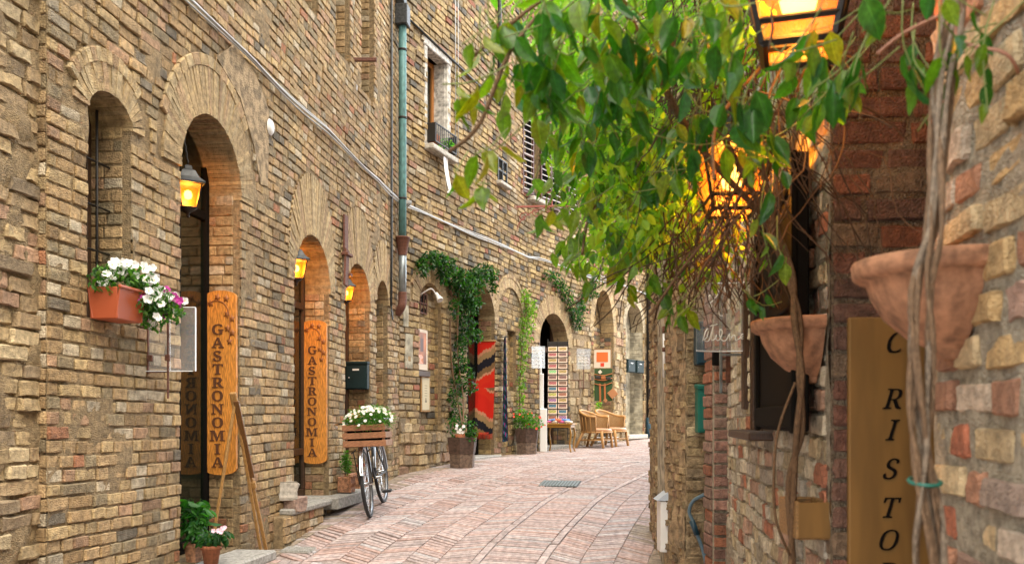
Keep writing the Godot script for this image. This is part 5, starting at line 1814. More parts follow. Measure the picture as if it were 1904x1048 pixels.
		bx(st, X * Transform3D(Basis(), Vector3(0.0, -b[2] * 0.5 - 0.12, -0.012)), Vector3(0.014, 0.5, 0.012))
		bx(st, X * Transform3D(Basis(), Vector3(-0.12, -b[2] * 0.5 - 0.2, -0.014)), Vector3(0.26, 0.014, 0.012))
		part("bracket", done(st), M.rust, t)
	t = thing("white_post", "tall white display post at the left of the postcard shop door", "post", Vector3(0.47, gy(15.2), -15.15))
	st = stool()
	bx(st, Transform3D(Basis(), Vector3(0.52, gy(15.2) + 0.36, -15.15)), Vector3(0.12, 0.72, 0.12), 0.01)
	bx(st, Transform3D(Basis(), Vector3(0.49, gy(15.2) + 1.0, -15.15)), Vector3(0.07, 0.60, 0.06), 0.01)
	bx(st, Transform3D(Basis(Vector3.BACK, 0.02), Vector3(0.475, gy(15.2) + 1.42, -15.15)), Vector3(0.035, 0.6, 0.035), 0.006)
	part("post", done(st), M.white, t)
	# postcards
	t = thing("postcard_rack", "tall rack of postcards standing in the shop doorway", "postcard rack", Vector3(0.78, 1.3, -15.7))
	var K := Transform3D(Basis(UP, -0.12) * Basis(Vector3.RIGHT, -0.05), Vector3(0.78, 1.35, -15.65))
	st = stool()
	for x in [-0.175, 0.0, 0.175]:
		bx(st, K * Transform3D(Basis(), Vector3(x, 0.62, -0.02)), Vector3(0.014, 1.75, 0.014))
	bx(st, K * Transform3D(Basis(), Vector3(0, 0.7, -0.035)), Vector3(0.36, 1.5, 0.01))
	part("rack", done(st), M.iron, t)
	var cards := []
	for i in 9:
		var base := Color.from_hsv([0.06, 0.12, 0.03, 0.16, 0.55, 0.0, 0.85, 0.08, 0.30][i], [0.75, 0.65, 0.6, 0.6, 0.7, 0.6, 0.35, 0.8, 0.4][i], [0.55, 0.6, 0.4, 0.65, 0.45, 0.6, 0.55, 0.4, 0.7][i])
		cards.append(image_mat(24, 14, func(u, v):
			if u < 0.10 or u > 0.90 or v < 0.14 or v > 0.78: return Color(0.80, 0.70, 0.62)
			return base * (0.55 + 0.6 * absf(sin(u * (5 + i) + v * 7.0 + i))), 0.35))
	for r in 14:
		for col in 2:
			var X := K * Transform3D(Basis(Vector3.RIGHT, -0.25) * Basis(Vector3.BACK, rr(-0.02, 0.02)), Vector3((col - 0.5) * 0.175, 0.04 + r * 0.098, 0.01))
			var card := part("postcard", box_mesh(Vector3(0.155, 0.088, 0.003), 0.0005), M.paper, t, X)
			part("print", quad_uv(0.150, 0.084), cards[rng.randi() % (9 if r > 5 else 7)], card, X * Transform3D(Basis(), Vector3(0, 0, 0.0035)))
	t = thing("side_table", "small gilded wooden table with curved legs in front of the postcards", "table", Vector3(0.80, gy(15.3), -15.2))
	var T := Transform3D(Basis(UP, -0.35), Vector3(0.80, gy(15.3) - 0.0, -15.2))
	st = stool()
	bx(st, T * Transform3D(Basis(), Vector3(0, 0.46, 0)), Vector3(0.50, 0.025, 0.30), 0.008)
	bx(st, T * Transform3D(Basis(), Vector3(0, 0.425, 0)), Vector3(0.44, 0.05, 0.25), 0.006)
	part("top", done(st), M.gilt, t)
	for sx in [-1, 1]:
		for sz in [-1, 1]:
			st = stool(true)
			tube(st, catmull([T * Vector3(sx * 0.20, 0.42, sz * 0.11), T * Vector3(sx * 0.225, 0.30, sz * 0.125), T * Vector3(sx * 0.20, 0.12, sz * 0.11), T * Vector3(sx * 0.225, 0.0, sz * 0.125)], 5), 0.014, 6)
			part("leg", done(st), M.gilt, t)
	t = thing("folded_scarves", "small stacks of colourful folded scarves lying on the side table", "scarves", T * Vector3(0, 0.48, 0))
	for i in 7:
		part("scarf", box_mesh(Vector3(0.11, rr(0.03, 0.05), 0.13), 0.012), M["fold%d" % (i % 4)], t, T * Transform3D(Basis(UP, rr(-0.4, 0.4)) * Basis(Vector3.BACK, rr(-0.15, 0.15)), Vector3(-0.17 + 0.055 * i, 0.50 + 0.025 * (i % 2), rr(-0.05, 0.05))))
	# leather goods and picture on the tall arch
	t = thing("art_board", "cream board with a large orange square hung in the tall narrow arch", "picture", L3.p(3.2, 2.3, 0.0))
	var Ab := Transform3D(Basis(UP, -0.15), Vector3(1.735, 2.62, -17.55))
	part("board", box_mesh(Vector3(0.33, 0.36, 0.02), 0.004), M.paper, t, Ab)
	part("frame", frame_mesh(0.34, 0.37, 0.02, 0.03), M.box_wood, t, Ab)
	part("print", quad_uv(0.22, 0.19), M.art_orange, t, Ab * Transform3D(Basis(), Vector3(0, 0.03, 0.0125)))
	part("print", quad_uv(0.07, 0.07), M.rug_red, t, Ab * Transform3D(Basis(), Vector3(0.0, -0.115, 0.0125)))
	st = stool(true)
	tube(st, [Ab * Vector3(-0.15, 0.18, 0), Ab * Vector3(0, 0.31, -0.02), Ab * Vector3(0.15, 0.18, 0)], 0.004, 4)
	part("string", done(st), M.dark_wood, t)
	t = thing("leather_display", "dark green panel hung with leather belts, straps and tags in the tall arch", "display", L3.p(3.2, 1.7, 0.0))
	var D := Transform3D(Basis(UP, -0.15), Vector3(1.75, 2.12, -17.5))
	part("panel", box_mesh(Vector3(0.34, 0.62, 0.02), 0.004), M.panel_green, t, D)
	for k in 3:
		st = stool(true)
		tube(st, catmull([D * Vector3(-0.17, 0.20 - k * 0.09, 0.02), D * Vector3(0.0, 0.175 - k * 0.095, 0.035), D * Vector3(0.17, 0.21 - k * 0.085, 0.02)], 5), 0.009, 5)
		part("belt", done(st), M.leather, t)
	for k in 3:
		part("bag", box_mesh(Vector3(0.09, 0.06, 0.03), 0.01), M.leather_dark if k != 1 else M.leather, t, D * Transform3D(Basis(), Vector3(-0.1 + k * 0.1, 0.14 - 0.01 * k, 0.03)))
	for k in 2:
		part("strap", box_mesh(Vector3(0.035, 0.36, 0.012), 0.003), M.leather, t, D * Transform3D(Basis(Vector3.BACK, 0.02), Vector3(-0.06 + k * 0.09, -0.16, 0.024 + 0.004 * k)))
	for q2 in [[0.18, -0.17, 0.15, M.tan_leather], [-0.06, 0.24, 0.06, M.paper], [0.04, -0.30, 0.06, M.tan_leather]]:
		part("tag", box_mesh(Vector3(q2[2], q2[2], 0.012), 0.003), q2[3], t, D * Transform3D(Basis(Vector3.BACK, 0.70), Vector3(q2[0], q2[1], 0.045)))
	t = thing("climbing_plant", "small trailing climber at the left edge of the tall narrow arch", "climber", L3.p(2.85, 1.6, 0.05))
	foliage("foliage", t, [[L3.p(2.86, 2.0, 0.06), Vector3(0.07, 0.2, 0.05), 110, 0.05], [L3.p(2.95, 1.7, 0.06), Vector3(0.08, 0.14, 0.05), 70, 0.05]], small_leaf, GREENS[1], 1.4)
	# ivy swag between the shop arch and the tall arch
	t = thing("ivy_swag", "dark green ivy hanging in a V between the shop arch and the tall arch", "climber", L3.p(1.9, 3.3, 0.06))
	stems(t, [[L3.p(1.82, 3.3, 0.05), L3.p(1.5, 3.6, 0.05), L3.p(1.0, 3.9, 0.05), L3.p(0.55, 3.95, 0.05)], [L3.p(1.82, 3.3, 0.05), L3.p(2.1, 3.75, 0.05), L3.p(2.6, 4.05, 0.05)]], 0.01, M.bark_dark)
	cl = []
	for k in [[0.6, 3.92, 0.13, 70], [0.85, 3.92, 0.14, 90], [1.1, 3.82, 0.15, 110], [1.35, 3.68, 0.16, 120], [1.55, 3.52, 0.17, 130], [1.75, 3.35, 0.18, 150], [1.85, 3.2, 0.15, 100], [2.0, 3.5, 0.15, 120], [2.15, 3.72, 0.14, 110], [2.35, 3.9, 0.14, 100], [2.6, 4.0, 0.14, 90], [2.75, 3.85, 0.08, 40]]:
		cl.append([L3.p(k[0], k[1], 0.09), Vector3(k[2], k[2] * 0.8, 0.08), k[3], 0.062])
	foliage("foliage", t, cl, small_leaf, GREENS[3], 1.4, 0.25)
	# pair of mailboxes, chairs, downpipe, bracket
	mailbox("mailbox", "left one of two dark green mailboxes in the pale plastered niche", L3.xf(4.83, 2.58, -0.08), Vector3(0.44, 0.25, 0.12), M.mail_dark, true, "pair of mailboxes in the plastered niche")
	mailbox("mailbox", "right one of two dark green mailboxes, next to the far drainpipe", L3.xf(5.32, 2.585, -0.06), Vector3(0.44, 0.25, 0.12), M.mail_dark, true, "pair of mailboxes in the plastered niche")
	t = thing("drainpipe", "slim dark drainpipe at the far end of the lane", "drainpipe", L3.p(5.8, 1.1, 0.08))
	st = stool(true)
	tube(st, [L3.p(5.80, 1.02, 0.08), L3.p(5.80, 1.5, 0.08)], 0.065, 10)
	part("foot", done(st), M.mail_blue, t)
	st = stool(true)
	tube(st, [L3.p(5.80, 1.4, 0.08), L3.p(5.80, 9.0, 0.08)], 0.055, 10)
	part("pipe", done(st), M.iron, t)
	chair(Transform3D(Basis(UP, 1.10) * Basis.from_scale(Vector3.ONE * 0.84), Vector3(1.52, gy(16.5), -16.35)), "wicker armchair nearer the shop table, seen from its side")
	chair(Transform3D(Basis(UP, 0.95) * Basis.from_scale(Vector3.ONE * 0.84), Vector3(1.86, gy(16.95), -16.95)), "wicker armchair farther right, with a leather seat, by the tall arch")
	t = thing("sign_bracket", "red iron scrollwork bracket for a hanging sign below the shuttered windows", "bracket", Vector3(0.03, 4.6, -14.7))
	st = stool()
	bx(st, Transform3D(Basis(), Vector3(0.04, 4.55, -14.62)), Vector3(0.02, 0.66, 0.02))
	bx(st, Transform3D(Basis(Vector3.BACK, 0.02), Vector3(0.46, 4.86, -14.62)), Vector3(0.92, 0.03, 0.02))
	bx(st, Transform3D(Basis(), Vector3(0.64, 4.99, -14.62)), Vector3(0.02, 0.24, 0.02))
	bx(st, Transform3D(Basis(), Vector3(0.60, 5.08, -14.622)), Vector3(0.20, 0.02, 0.02))
	part("bar", done(st), M.red_iron, t)
	st = stool(true)
	for sgn in [1.0, -1.0]:
		var pts := []
		for i in 22:
			var a := i * 0.42
			var r2 := 0.11 * exp(-i * 0.10)
			pts.append(Vector3(0.18 + r2 * cos(a) + (0.2 if sgn < 0 else 0.0), 4.72 + sgn * r2 * sin(a) + (0.06 if sgn < 0 else -0.04), -14.62))
		tube(st, pts, 0.008, 5)
	tube(st, catmull([Vector3(0.05, 4.35, -14.62), Vector3(0.12, 4.6, -14.62), Vector3(0.34, 4.78, -14.62), Vector3(0.60, 4.85, -14.62)], 5), 0.008, 5)
	part("scroll", done(st), M.red_iron, t)
	# drains in the paving
	for g in [[0.53, 10.2, 0.44, 0.42, "square iron drain grate set in the middle of the brick lane"], [-1.64, 7.0, 0.24, 0.16, "small worn drain grate in the paving at the left edge near the easel"]]:
		t = thing("drain_grate", g[4], "grate", Vector3(g[0], gy(g[1]), -g[1]))
		var tilt := Basis(Vector3.RIGHT, 0.09)
		var G := Transform3D(Basis(UP, -0.2) * tilt, Vector3(g[0], gy(g[1]) + 0.006, -g[1]))
		part("plate", box_mesh(Vector3(g[2], 0.012, g[3]), 0.002), M.iron if g[1] > 8 else M.stone, t, G)
		for i in 12:
			part("bar", box_mesh(Vector3(g[2] / 18.0, 0.012, g[3] * 0.9), 0.002), M.grate if g[1] > 8 else M.stone, t, G * Transform3D(Basis(), Vector3(g[2] * (i - 5.5) / 12.5, 0.008, 0)))

func frame_mesh(w: float, h: float, b: float, d: float) -> ArrayMesh:
	var st := stool()
	for k in [-1, 1]:
		bx(st, Transform3D(Basis(), Vector3(k * w * 0.5, 0, 0)), Vector3(b, h + b, d))
		bx(st, Transform3D(Basis(), Vector3(0, k * h * 0.5, 0.001)), Vector3(w - b, b, d))
	return done(st)

func quad_uv(w: float, h: float) -> ArrayMesh:
	var st := stool()
	var v := [[-0.5, -0.5], [0.5, -0.5], [0.5, 0.5], [-0.5, 0.5]]
	for k in [0, 2, 1, 0, 3, 2]:
		st.set_uv(Vector2(v[k][0] + 0.5, 0.5 - v[k][1]))
		st.add_vertex(Vector3(v[k][0] * w, v[k][1] * h, 0))
	return done(st)

func scribble(t: Node, X: Transform3D, w: float, h: float, lines: int, r: float, seed_: int):
	var q := RandomNumberGenerator.new()
	q.seed = seed_
	for l in lines:
		var st := stool(true)
		var pts := []
		var n := 26
		var ph := q.randf() * 6.0
		for i in n:
			var f := float(i) / (n - 1)
			pts.append(X * Vector3((f - 0.5) * w + sin(i * 1.9 + ph) * w * 0.05, h * 0.5 - (l + 0.5) * h / lines + sin(i * 1.35 + ph) * h / lines * 0.34 * (0.6 + 0.4 * sin(i * 0.7 + ph)), 0))
		tube(st, pts, r, 4)
		part("handwriting", done(st), M.chalk, t)

func chair(X: Transform3D, label: String):
	# barrel chair, open side to +z in its own frame
	var t := thing("wicker_armchair", label, "chair", X.origin, "wicker armchairs outside the shop")
	var st := stool(true)
	var inner := []
	for j in 9:
		var row := []
		var v := j / 8.0
		for i in 25:
			var a := -0.32 + (PI + 0.64) * i / 24.0
			var rim := 0.66 + 0.14 * pow(maxf(sin(a), 0), 1.5)
			var y := lerpf(0.34, rim, v)
			var r := 0.33 + 0.05 * v * v
			row.append(Vector3(-r * cos(a), y, -r * 0.95 * sin(a)))
		inner.append(row)
	for j in 8:
		for i in 24:
			quad(st, X * inner[j][i], X * inner[j][i + 1], X * inner[j + 1][i + 1], X * inner[j + 1][i])
			quad(st, X * (inner[j][i + 1] * 0.955 + UP * inner[j][i + 1].y * 0.045), X * (inner[j][i] * 0.955 + UP * inner[j][i].y * 0.045), X * (inner[j + 1][i] * 0.955 + UP * inner[j + 1][i].y * 0.045), X * (inner[j + 1][i + 1] * 0.955 + UP * inner[j + 1][i + 1].y * 0.045))
	part("backrest", done(st), M.wicker, t)
	st = stool(true)
	var rim2 := []
	for i in 25:
		rim2.append(X * inner[8][i])
	tube(st, rim2, 0.024, 7)
	part("arm_rim", done(st), M.cane, t)
	for i in range(0, 25, 2):
		st = stool(true)
		tube(st, [X * (inner[0][i] * Vector3(1.03, 1, 1.03)), X * (inner[8][i] * Vector3(1.03, 1, 1.03))], 0.011, 5)
		part("cane", done(st), M.cane, t)
	st = stool(true)
	lathe(st, [Vector2(0, 0.345), Vector2(0.30, 0.345), Vector2(0.32, 0.37), Vector2(0.30, 0.41), Vector2(0, 0.425)], 20, X)
	part("seat", done(st), M.leather_pale, t)
	st = stool(true)
	ring_tube(st, X * Transform3D(Basis(Vector3.RIGHT, PI / 2), Vector3(0, 0.335, 0)), 0.32, 0.020, 24, 6)
	part("seat_frame", done(st), M.cane, t)
	for q in [[-0.25, 0.20, -0.27, 0.25], [0.25, 0.20, 0.27, 0.25], [-0.20, -0.22, -0.32, -0.36], [0.20, -0.22, 0.32, -0.36]]:
		st = stool(true)
		tube(st, [X * Vector3(q[0], 0.36, q[1]), X * Vector3(q[2], 0.0, q[3])], 0.026, 7)
		part("leg", done(st), M.cane, t)
	st = stool(true)
	for q in [[-0.26, 0.22, -0.26, -0.29], [0.26, 0.22, 0.26, -0.29], [-0.26, -0.28, 0.26, -0.28], [-0.26, 0.22, 0.26, 0.22]]:
		tube(st, [X * Vector3(q[0], 0.17, q[1]), X * Vector3(q[2], 0.17, q[3])], 0.012, 5)
	part("stretcher", done(st), M.cane, t)

func half_pot(called: String, label: String, f: Face, s: float, rim: float, r: float):
	var t := thing(called, label, "wall pot", f.p(s, rim - r, 0.02), "half round terracotta pots on the right hand walls")
	var prof := [Vector2(0, -r * 1.08), Vector2(r * 0.10, -r * 1.06), Vector2(r * 0.17, -r * 0.97), Vector2(r * 0.42, -r * 0.84), Vector2(r * 0.66, -r * 0.62), Vector2(r * 0.80, -r * 0.38), Vector2(r * 0.845, -r * 0.22), Vector2(r * 0.93, -r * 0.20), Vector2(r * 0.985, -r * 0.16), Vector2(r, -r * 0.03), Vector2(r * 0.985, 0), Vector2(r * 0.90, 0), Vector2(r * 0.86, -r * 0.06), Vector2(r * 0.80, -r * 0.10), Vector2(0, -r * 0.10)]
	var st := stool(true)
	lathe(st, prof, 28, f.xf(s, rim, 0.028), PI, TAU)
	part("bowl", done(st), M.old_clay, t)
	st = stool()
	var poly := PackedVector2Array()
	for p in prof.slice(0, 11):
		poly.append(p)
	for i in range(10, 0, -1):
		poly.append(Vector2(-prof[i].x, prof[i].y))
	prism(st, poly, 0.014, f.xf(s, rim, 0.014))
	part("back", done(st), M.old_clay, t)

func right_things():
	half_pot("wall_pot", "smaller terracotta half pot on the wall beside the black shutter, vine growing out of it", FA, -2.66, 1.735, 0.168)
	half_pot("wall_pot", "larger weathered terracotta half pot on the nearest brick wall, in front of the name board", FC, -1.655, 1.735, 0.165)
	# name board
	var t := thing("name_board", "tall golden brown restaurant board with black italic letters", "sign", FJ.p(0.2, 1.0, 0.03))
	part("board", box_mesh(Vector3(0.30, 1.45, 0.02), 0.004), M.brass_board, t, FJ.xf(0.186, 1.0, 0.03))
	var word := "CRISTOR"
	for i in word.length():
		var sh := Transform3D(Basis(Vector3(1, 0, 0), Vector3(0.30, 1, 0), Vector3(0, 0, 1)), Vector3.ZERO)
		text("letter", word[i], 0.054, 0.004, M.black, t, FJ.xf(0.156 - 0.003 * i, [1.655, 1.505, 1.421, 1.317, 1.214, 1.127, 1.040][i], 0.043) * sh, "Droid Serif", 400)
	# window with black frame and shutter
	t = thing("window_frame", "black framed window on the limewashed wall, reflecting greenery", "window", FA.p(-4.0, 1.4, 0.0))
	var st := stool()
	for s in [-4.39, -4.0, -3.62]:
		bx(st, FA.xf(s, 1.78, -0.03), Vector3(0.05, 0.78, 0.06), 0.006)
	for y in [1.42, 2.13]:
		bx(st, FA.xf(-4.0, y, -0.032), Vector3(0.80, 0.05, 0.055), 0.006)
	bx(st, FA.xf(-4.0, 1.385, 0.03), Vector3(0.86, 0.035, 0.14), 0.006)
	part("frame", done(st), M.dark_wood, t)
	part("pane", box_mesh(Vector3(0.78, 0.72, 0.006), 0.001), M.mirror_glass, t, FA.xf(-4.0, 1.78, -0.05))
	t = thing("shutter", "black wooden window shutter folded open against the limewashed wall", "shutter", FA.p(-3.1, 1.4, 0.04))
	part("leaf", box_mesh(Vector3(0.88, 0.80, 0.035), 0.006), M.black, t, FA.xf(-3.06, 1.815, 0.055))
	for y in [1.46, 1.81, 2.16]:
		part("rail", box_mesh(Vector3(0.88, 0.07, 0.02), 0.005), M.black, t, FA.xf(-3.06, y, 0.078))
	for s in [-3.48, -2.65]:
		part("stile", box_mesh(Vector3(0.06, 0.81, 0.018), 0.005), M.black, t, FA.xf(s, 1.815, 0.0775))
	# wooden box on the wall
	t = thing("wooden_box", "small open wooden box fixed low on the wall below the smaller terracotta pot", "box", FA.p(-2.6, 1.12, 0.06))
	var B := Transform3D(FJ.xf(0, 0).basis, Vector3(0.832, 1.174, -2.59))
	st = stool()
	bx(st, B * Transform3D(Basis(), Vector3(0, 0, 0.085)), Vector3(0.093, 0.098, 0.008), 0.002)
	part("front", done(st), M.brass_board, t)
	st = stool()
	for k in [-1, 1]:
		bx(st, B * Transform3D(Basis(), Vector3(k * 0.0465, 0, 0)), Vector3(0.008, 0.104, 0.176), 0.002)
	bx(st, B * Transform3D(Basis(), Vector3(0, 0, -0.085)), Vector3(0.085, 0.102, 0.008), 0.002)
	bx(st, B * Transform3D(Basis(), Vector3(0, -0.05, 0)), Vector3(0.085, 0.008, 0.16), 0.002)
	part("sides", done(st), M.box_wood, t)
	# curved acrylic with handwriting
	t = thing("acrylic_sign", "clear curved acrylic sign with white handwriting on a pole by the brick pier", "sign", Vector3(1.0, 1.75, -4.4))
	var pts := []
	for i in 9:
		var f := i / 8.0
		pts.append(Vector3(0.885 + 0.255 * f, 0, -4.38 - 0.05 * sin(f * PI)))
	for i in 8:
		var m: Vector3 = (pts[i] + pts[i + 1]) * 0.5
		var d: Vector3 = pts[i + 1] - pts[i]
		part("panel", box_mesh(Vector3(d.length() + 0.001, 0.33, 0.005), 0.0005), M.acrylic, t, Transform3D(Basis(UP, -atan2(d.z, d.x)), Vector3(m.x, 1.945, m.z)))
	st = stool(true)
	for y in [1.78, 2.11]:
		var e := []
		for p in pts:
			e.append(Vector3(p.x, y, p.z))
		tube(st, e, 0.0035, 4)
	part("panel_edge", done(st), M.acrylic_edge, t)
	var W := Transform3D(Basis(UP, 0.0), Vector3(0.90, 1.80, -4.365))
	var strokes := [
		[[0.015, 0.03], [0.03, 0.075], [0.045, 0.085], [0.035, 0.045], [0.02, 0.03], [0.045, 0.028], [0.06, 0.07], [0.07, 0.105], [0.062, 0.06], [0.06, 0.03], [0.08, 0.04], [0.085, 0.06], [0.085, 0.035], [0.10, 0.035], [0.115, 0.07], [0.105, 0.085], [0.10, 0.06], [0.115, 0.03], [0.135, 0.035], [0.15, 0.065], [0.15, 0.03], [0.165, 0.055], [0.175, 0.05], [0.178, 0.03], [0.195, 0.04], [0.215, 0.055], [0.205, 0.06], [0.20, 0.04], [0.22, 0.038]],
		[[0.055, 0.10], [0.075, 0.105], [0.09, 0.11]],
		[[0.04, 0.235], [0.055, 0.25], [0.045, 0.22], [0.06, 0.20], [0.055, 0.185], [0.05, 0.205], [0.075, 0.23], [0.09, 0.25], [0.105, 0.27]],
		[[0.09, 0.30], [0.10, 0.26], [0.115, 0.25], [0.105, 0.275], [0.12, 0.29], [0.13, 0.265]],
		[[0.095, 0.175], [0.10, 0.155], [0.115, 0.15]],
	]
	for s in strokes:
		var line := []
		for p in s:
			line.append(W * Vector3(p[0], p[1], -0.004 * sin(p[0] / 0.255 * PI) * 10.0))
		st = stool(true)
		tube(st, catmull(line, 3), 0.003, 4)
		part("handwriting", done(st), M.chalk, t)
	st = stool()
	bx(st, Transform3D(Basis(), Vector3(1.02, 1.83, -4.46)), Vector3(0.014, 0.5, 0.014), 0.003)
	bx(st, Transform3D(Basis(), Vector3(1.08, 1.765, -4.44)), Vector3(0.14, 0.012, 0.012), 0.002)
	part("pole", done(st), M.zinc, t)
	part("strap", box_mesh(Vector3(0.022, 0.26, 0.014), 0.002), M.rust, t, Transform3D(Basis(), Vector3(1.058, 1.76, -4.47)))
	part("post", box_mesh(Vector3(0.03, 0.56, 0.05), 0.004), M.dark_wood, t, Transform3D(Basis(), Vector3(1.125, 1.78, -4.40)))
	# letter boxes and small fittings at the bend
	mailbox("mailbox", "dark blue mailbox beside the brick pier, above the green one", Transform3D(Basis(), Vector3(1.235, 1.935, -5.99)), Vector3(0.09, 0.26, 0.10), M.mail_blue, false)
	mailbox("mailbox", "bright green mailbox below the dark blue one beside the brick pier", Transform3D(Basis(), Vector3(1.242, 1.51, -5.99)), Vector3(0.085, 0.29, 0.10), M.mail_green, false)
	t = thing("bell_box", "small black bell box on the brick pier beneath the acrylic sign", "box", Vector3(1.22, 1.82, -5.48))
	part("box", box_mesh(Vector3(0.045, 0.09, 0.03), 0.004), M.black, t, Transform3D(Basis(), Vector3(1.222, 1.82, -5.47)))
	t = thing("white_letterbox", "white metal letterbox with a sloping blue grey lid low on the rubble corner", "letterbox", Vector3(1.06, 0.55, -6.5))
	part("body", box_mesh(Vector3(0.07, 0.36, 0.16), 0.005), M.white, t, Transform3D(Basis(), Vector3(1.075, 0.70, -6.48)))
	st = stool()
	prism(st, PackedVector2Array([Vector2(-0.055, 0), Vector2(0.04, 0), Vector2(0.04, 0.075)]), 0.19, Transform3D(Basis(), Vector3(1.072, 0.884, -6.58)))
	part("lid", done(st), M.zinc_pale, t)
	t = thing("white_tube", "slim white tube light fixed on the grey rendered strip of the corner", "tube", Vector3(1.08, 1.8, -6.5))
	st = stool(true)
	tube(st, [Vector3(1.075, 1.75, -6.46), Vector3(1.075, 2.06, -6.46)], 0.010, 8)
	part("tube", done(st), M.white, t)
	st = stool(true)
	tube(st, [Vector3(1.075, 1.93, -6.46), Vector3(1.075, 1.96, -6.46)], 0.013, 8)
	tube(st, [Vector3(1.075, 2.06, -6.46), Vector3(1.075, 2.11, -6.46)], 0.012, 8)
	part("cap", done(st), M.rust, t)
	t = thing("hose", "blue grey rubber hose hanging down the stone wall beside the brick pier", "hose", Vector3(1.2, 0.7, -5.85))
	st = stool(true)
	tube(st, catmull([Vector3(1.30, 1.02, -5.80), Vector3(1.25, 0.985, -5.82), Vector3(1.17, 0.93, -5.88), Vector3(1.145, 0.86, -5.9), Vector3(1.17, 0.79, -5.9), Vector3(1.20, 0.70, -5.9), Vector3(1.235, 0.60, -5.9), Vector3(1.25, 0.50, -5.88), Vector3(1.26, 0.2, -5.86)], 6), 0.012, 8)
	part("hose", done(st), M.hose, t)
	st = stool(true)
	tube(st, [Vector3(1.16, 0.80, -5.895), Vector3(1.195, 0.71, -5.895)], 0.019, 8)
	part("joint", done(st), M.mail_blue, t)
	# the two big lanterns under the vine
	lantern("wall_lantern", "nearest big amber lantern, cut by the top edge, among the vine leaves", Vector3(0.612, 2.235, -1.95), 0.115, 0.21, 0.13, Vector3(0.63, 2.9, -1.95), "amber lanterns under the vine", -0.3, 1)
	lantern("wall_lantern", "amber lantern glowing through the dry vine twigs above the smaller pot", Vector3(0.69, 2.10, -2.86), 0.108, 0.20, 0.26, Vector3(0.7, 2.8, -2.86), "amber lanterns under the vine", -0.05, 1)
	# iron arms that carry them
	t = thing("lantern_arm", "black iron arm carrying the nearest amber lantern, fixed to the near house", "bracket", Vector3(0.8, 2.9, -1.78))
	st = stool(true)
	tube(st, [Vector3(0.86, 2.9, -1.76), Vector3(0.63, 2.9, -1.95), Vector3(0.60, 2.9, -1.97)], 0.012, 6)
	part("arm", done(st), M.iron, t)
	t = thing("lantern_arm", "black iron arm carrying the farther amber lantern, fixed above the shutter", "bracket", Vector3(0.85, 2.8, -2.86))
	st = stool(true)
	tube(st, [Vector3(0.94, 2.8, -2.86), Vector3(0.66, 2.8, -2.86)], 0.012, 6)
	part("arm", done(st), M.iron, t)

const LEAVES := [
	[0.05, 2.19, -1.75, 0.07, 0.07, 0.25, 26, 0.062, 0], [0.15, 2.23, -1.80, 0.08, 0.07, 0.30, 36, 0.066, 0], [0.25, 2.25, -1.90, 0.09, 0.10, 0.30, 34, 0.066, 0],
	[0.32, 2.24, -1.80, 0.07, 0.06, 0.25, 18, 0.064, 0], [0.09, 2.18, -2.00, 0.09, 0.07, 0.30, 30, 0.064, 0], [0.22, 2.18, -2.10, 0.10, 0.10, 0.35, 38, 0.064, 0],
	[0.35, 2.27, -2.40, 0.11, 0.11, 0.40, 34, 0.060, 1], [0.17, 2.23, -2.60, 0.12, 0.09, 0.50, 44, 0.058, 1], [0.35, 2.23, -2.90, 0.15, 0.14, 0.50, 70, 0.056, 1],
	[0.28, 2.04, -2.80, 0.12, 0.10, 0.40, 40, 0.056, 1], [0.51, 2.14, -3.10, 0.16, 0.16, 0.50, 60, 0.055, 1], [0.39, 1.89, -2.60, 0.09, 0.08, 0.30, 16, 0.060, 1],
	[0.48, 1.79, -2.40, 0.10, 0.07, 0.30, 10, 0.060, 1], [0.22, 1.91, -2.50, 0.07, 0.06, 0.30, 12, 0.055, 1], [0.40, 2.05, -1.60, 0.07, 0.08, 0.15, 14, 0.070, 0],
	[0.49, 1.99, -1.70, 0.06, 0.07, 0.15, 9, 0.068, 0], [0.38, 2.17, -1.70, 0.06, 0.07, 0.20, 20, 0.066, 0], [0.40, 2.07, -2.20, 0.06, 0.12, 0.30, 14, 0.060, 0],
	[0.47, 2.10, -1.50, 0.05, 0.04, 0.10, 6, 0.065, 0], [0.55, 1.89, -2.10, 0.10, 0.07, 0.20, 8, 0.055, 0], [0.63, 1.75, -2.30, 0.05, 0.03, 0.10, 6, 0.050, 0],
	[-0.01, 2.19, -1.70, 0.04, 0.05, 0.15, 9, 0.060, 2], [-0.05, 2.14, -1.70, 0.04, 0.04, 0.10, 6, 0.055, 2], [-0.09, 2.07, -1.70, 0.04, 0.04, 0.10, 7, 0.060, 2],
	[-0.03, 1.97, -1.70, 0.02, 0.04, 0.08, 4, 0.062, 2], [-0.08, 1.91, -1.70, 0.02, 0.04, 0.08, 3, 0.060, 2], [-0.12, 1.95, -1.75, 0.03, 0.03, 0.10, 2, 0.055, 2],
	[0.05, 2.13, -1.90, 0.04, 0.05, 0.20, 10, 0.060, 2], [0.14, 2.0, -2.30, 0.05, 0.05, 0.30, 10, 0.055, 2], [0.58, 2.12, -1.70, 0.09, 0.05, 0.15, 9, 0.062, 0], [0.66, 2.10, -1.75, 0.06, 0.06, 0.15, 8, 0.06, 0], [0.50, 2.02, -1.85, 0.07, 0.06, 0.15, 8, 0.058, 1],
	[0.42, 2.22, -2.0, 0.12, 0.08, 0.2, 22, 0.062, 0], [0.50, 2.25, -2.3, 0.12, 0.06, 0.25, 16, 0.06, 0], [0.36, 2.1, -2.2, 0.08, 0.1, 0.2, 18, 0.06, 0]]
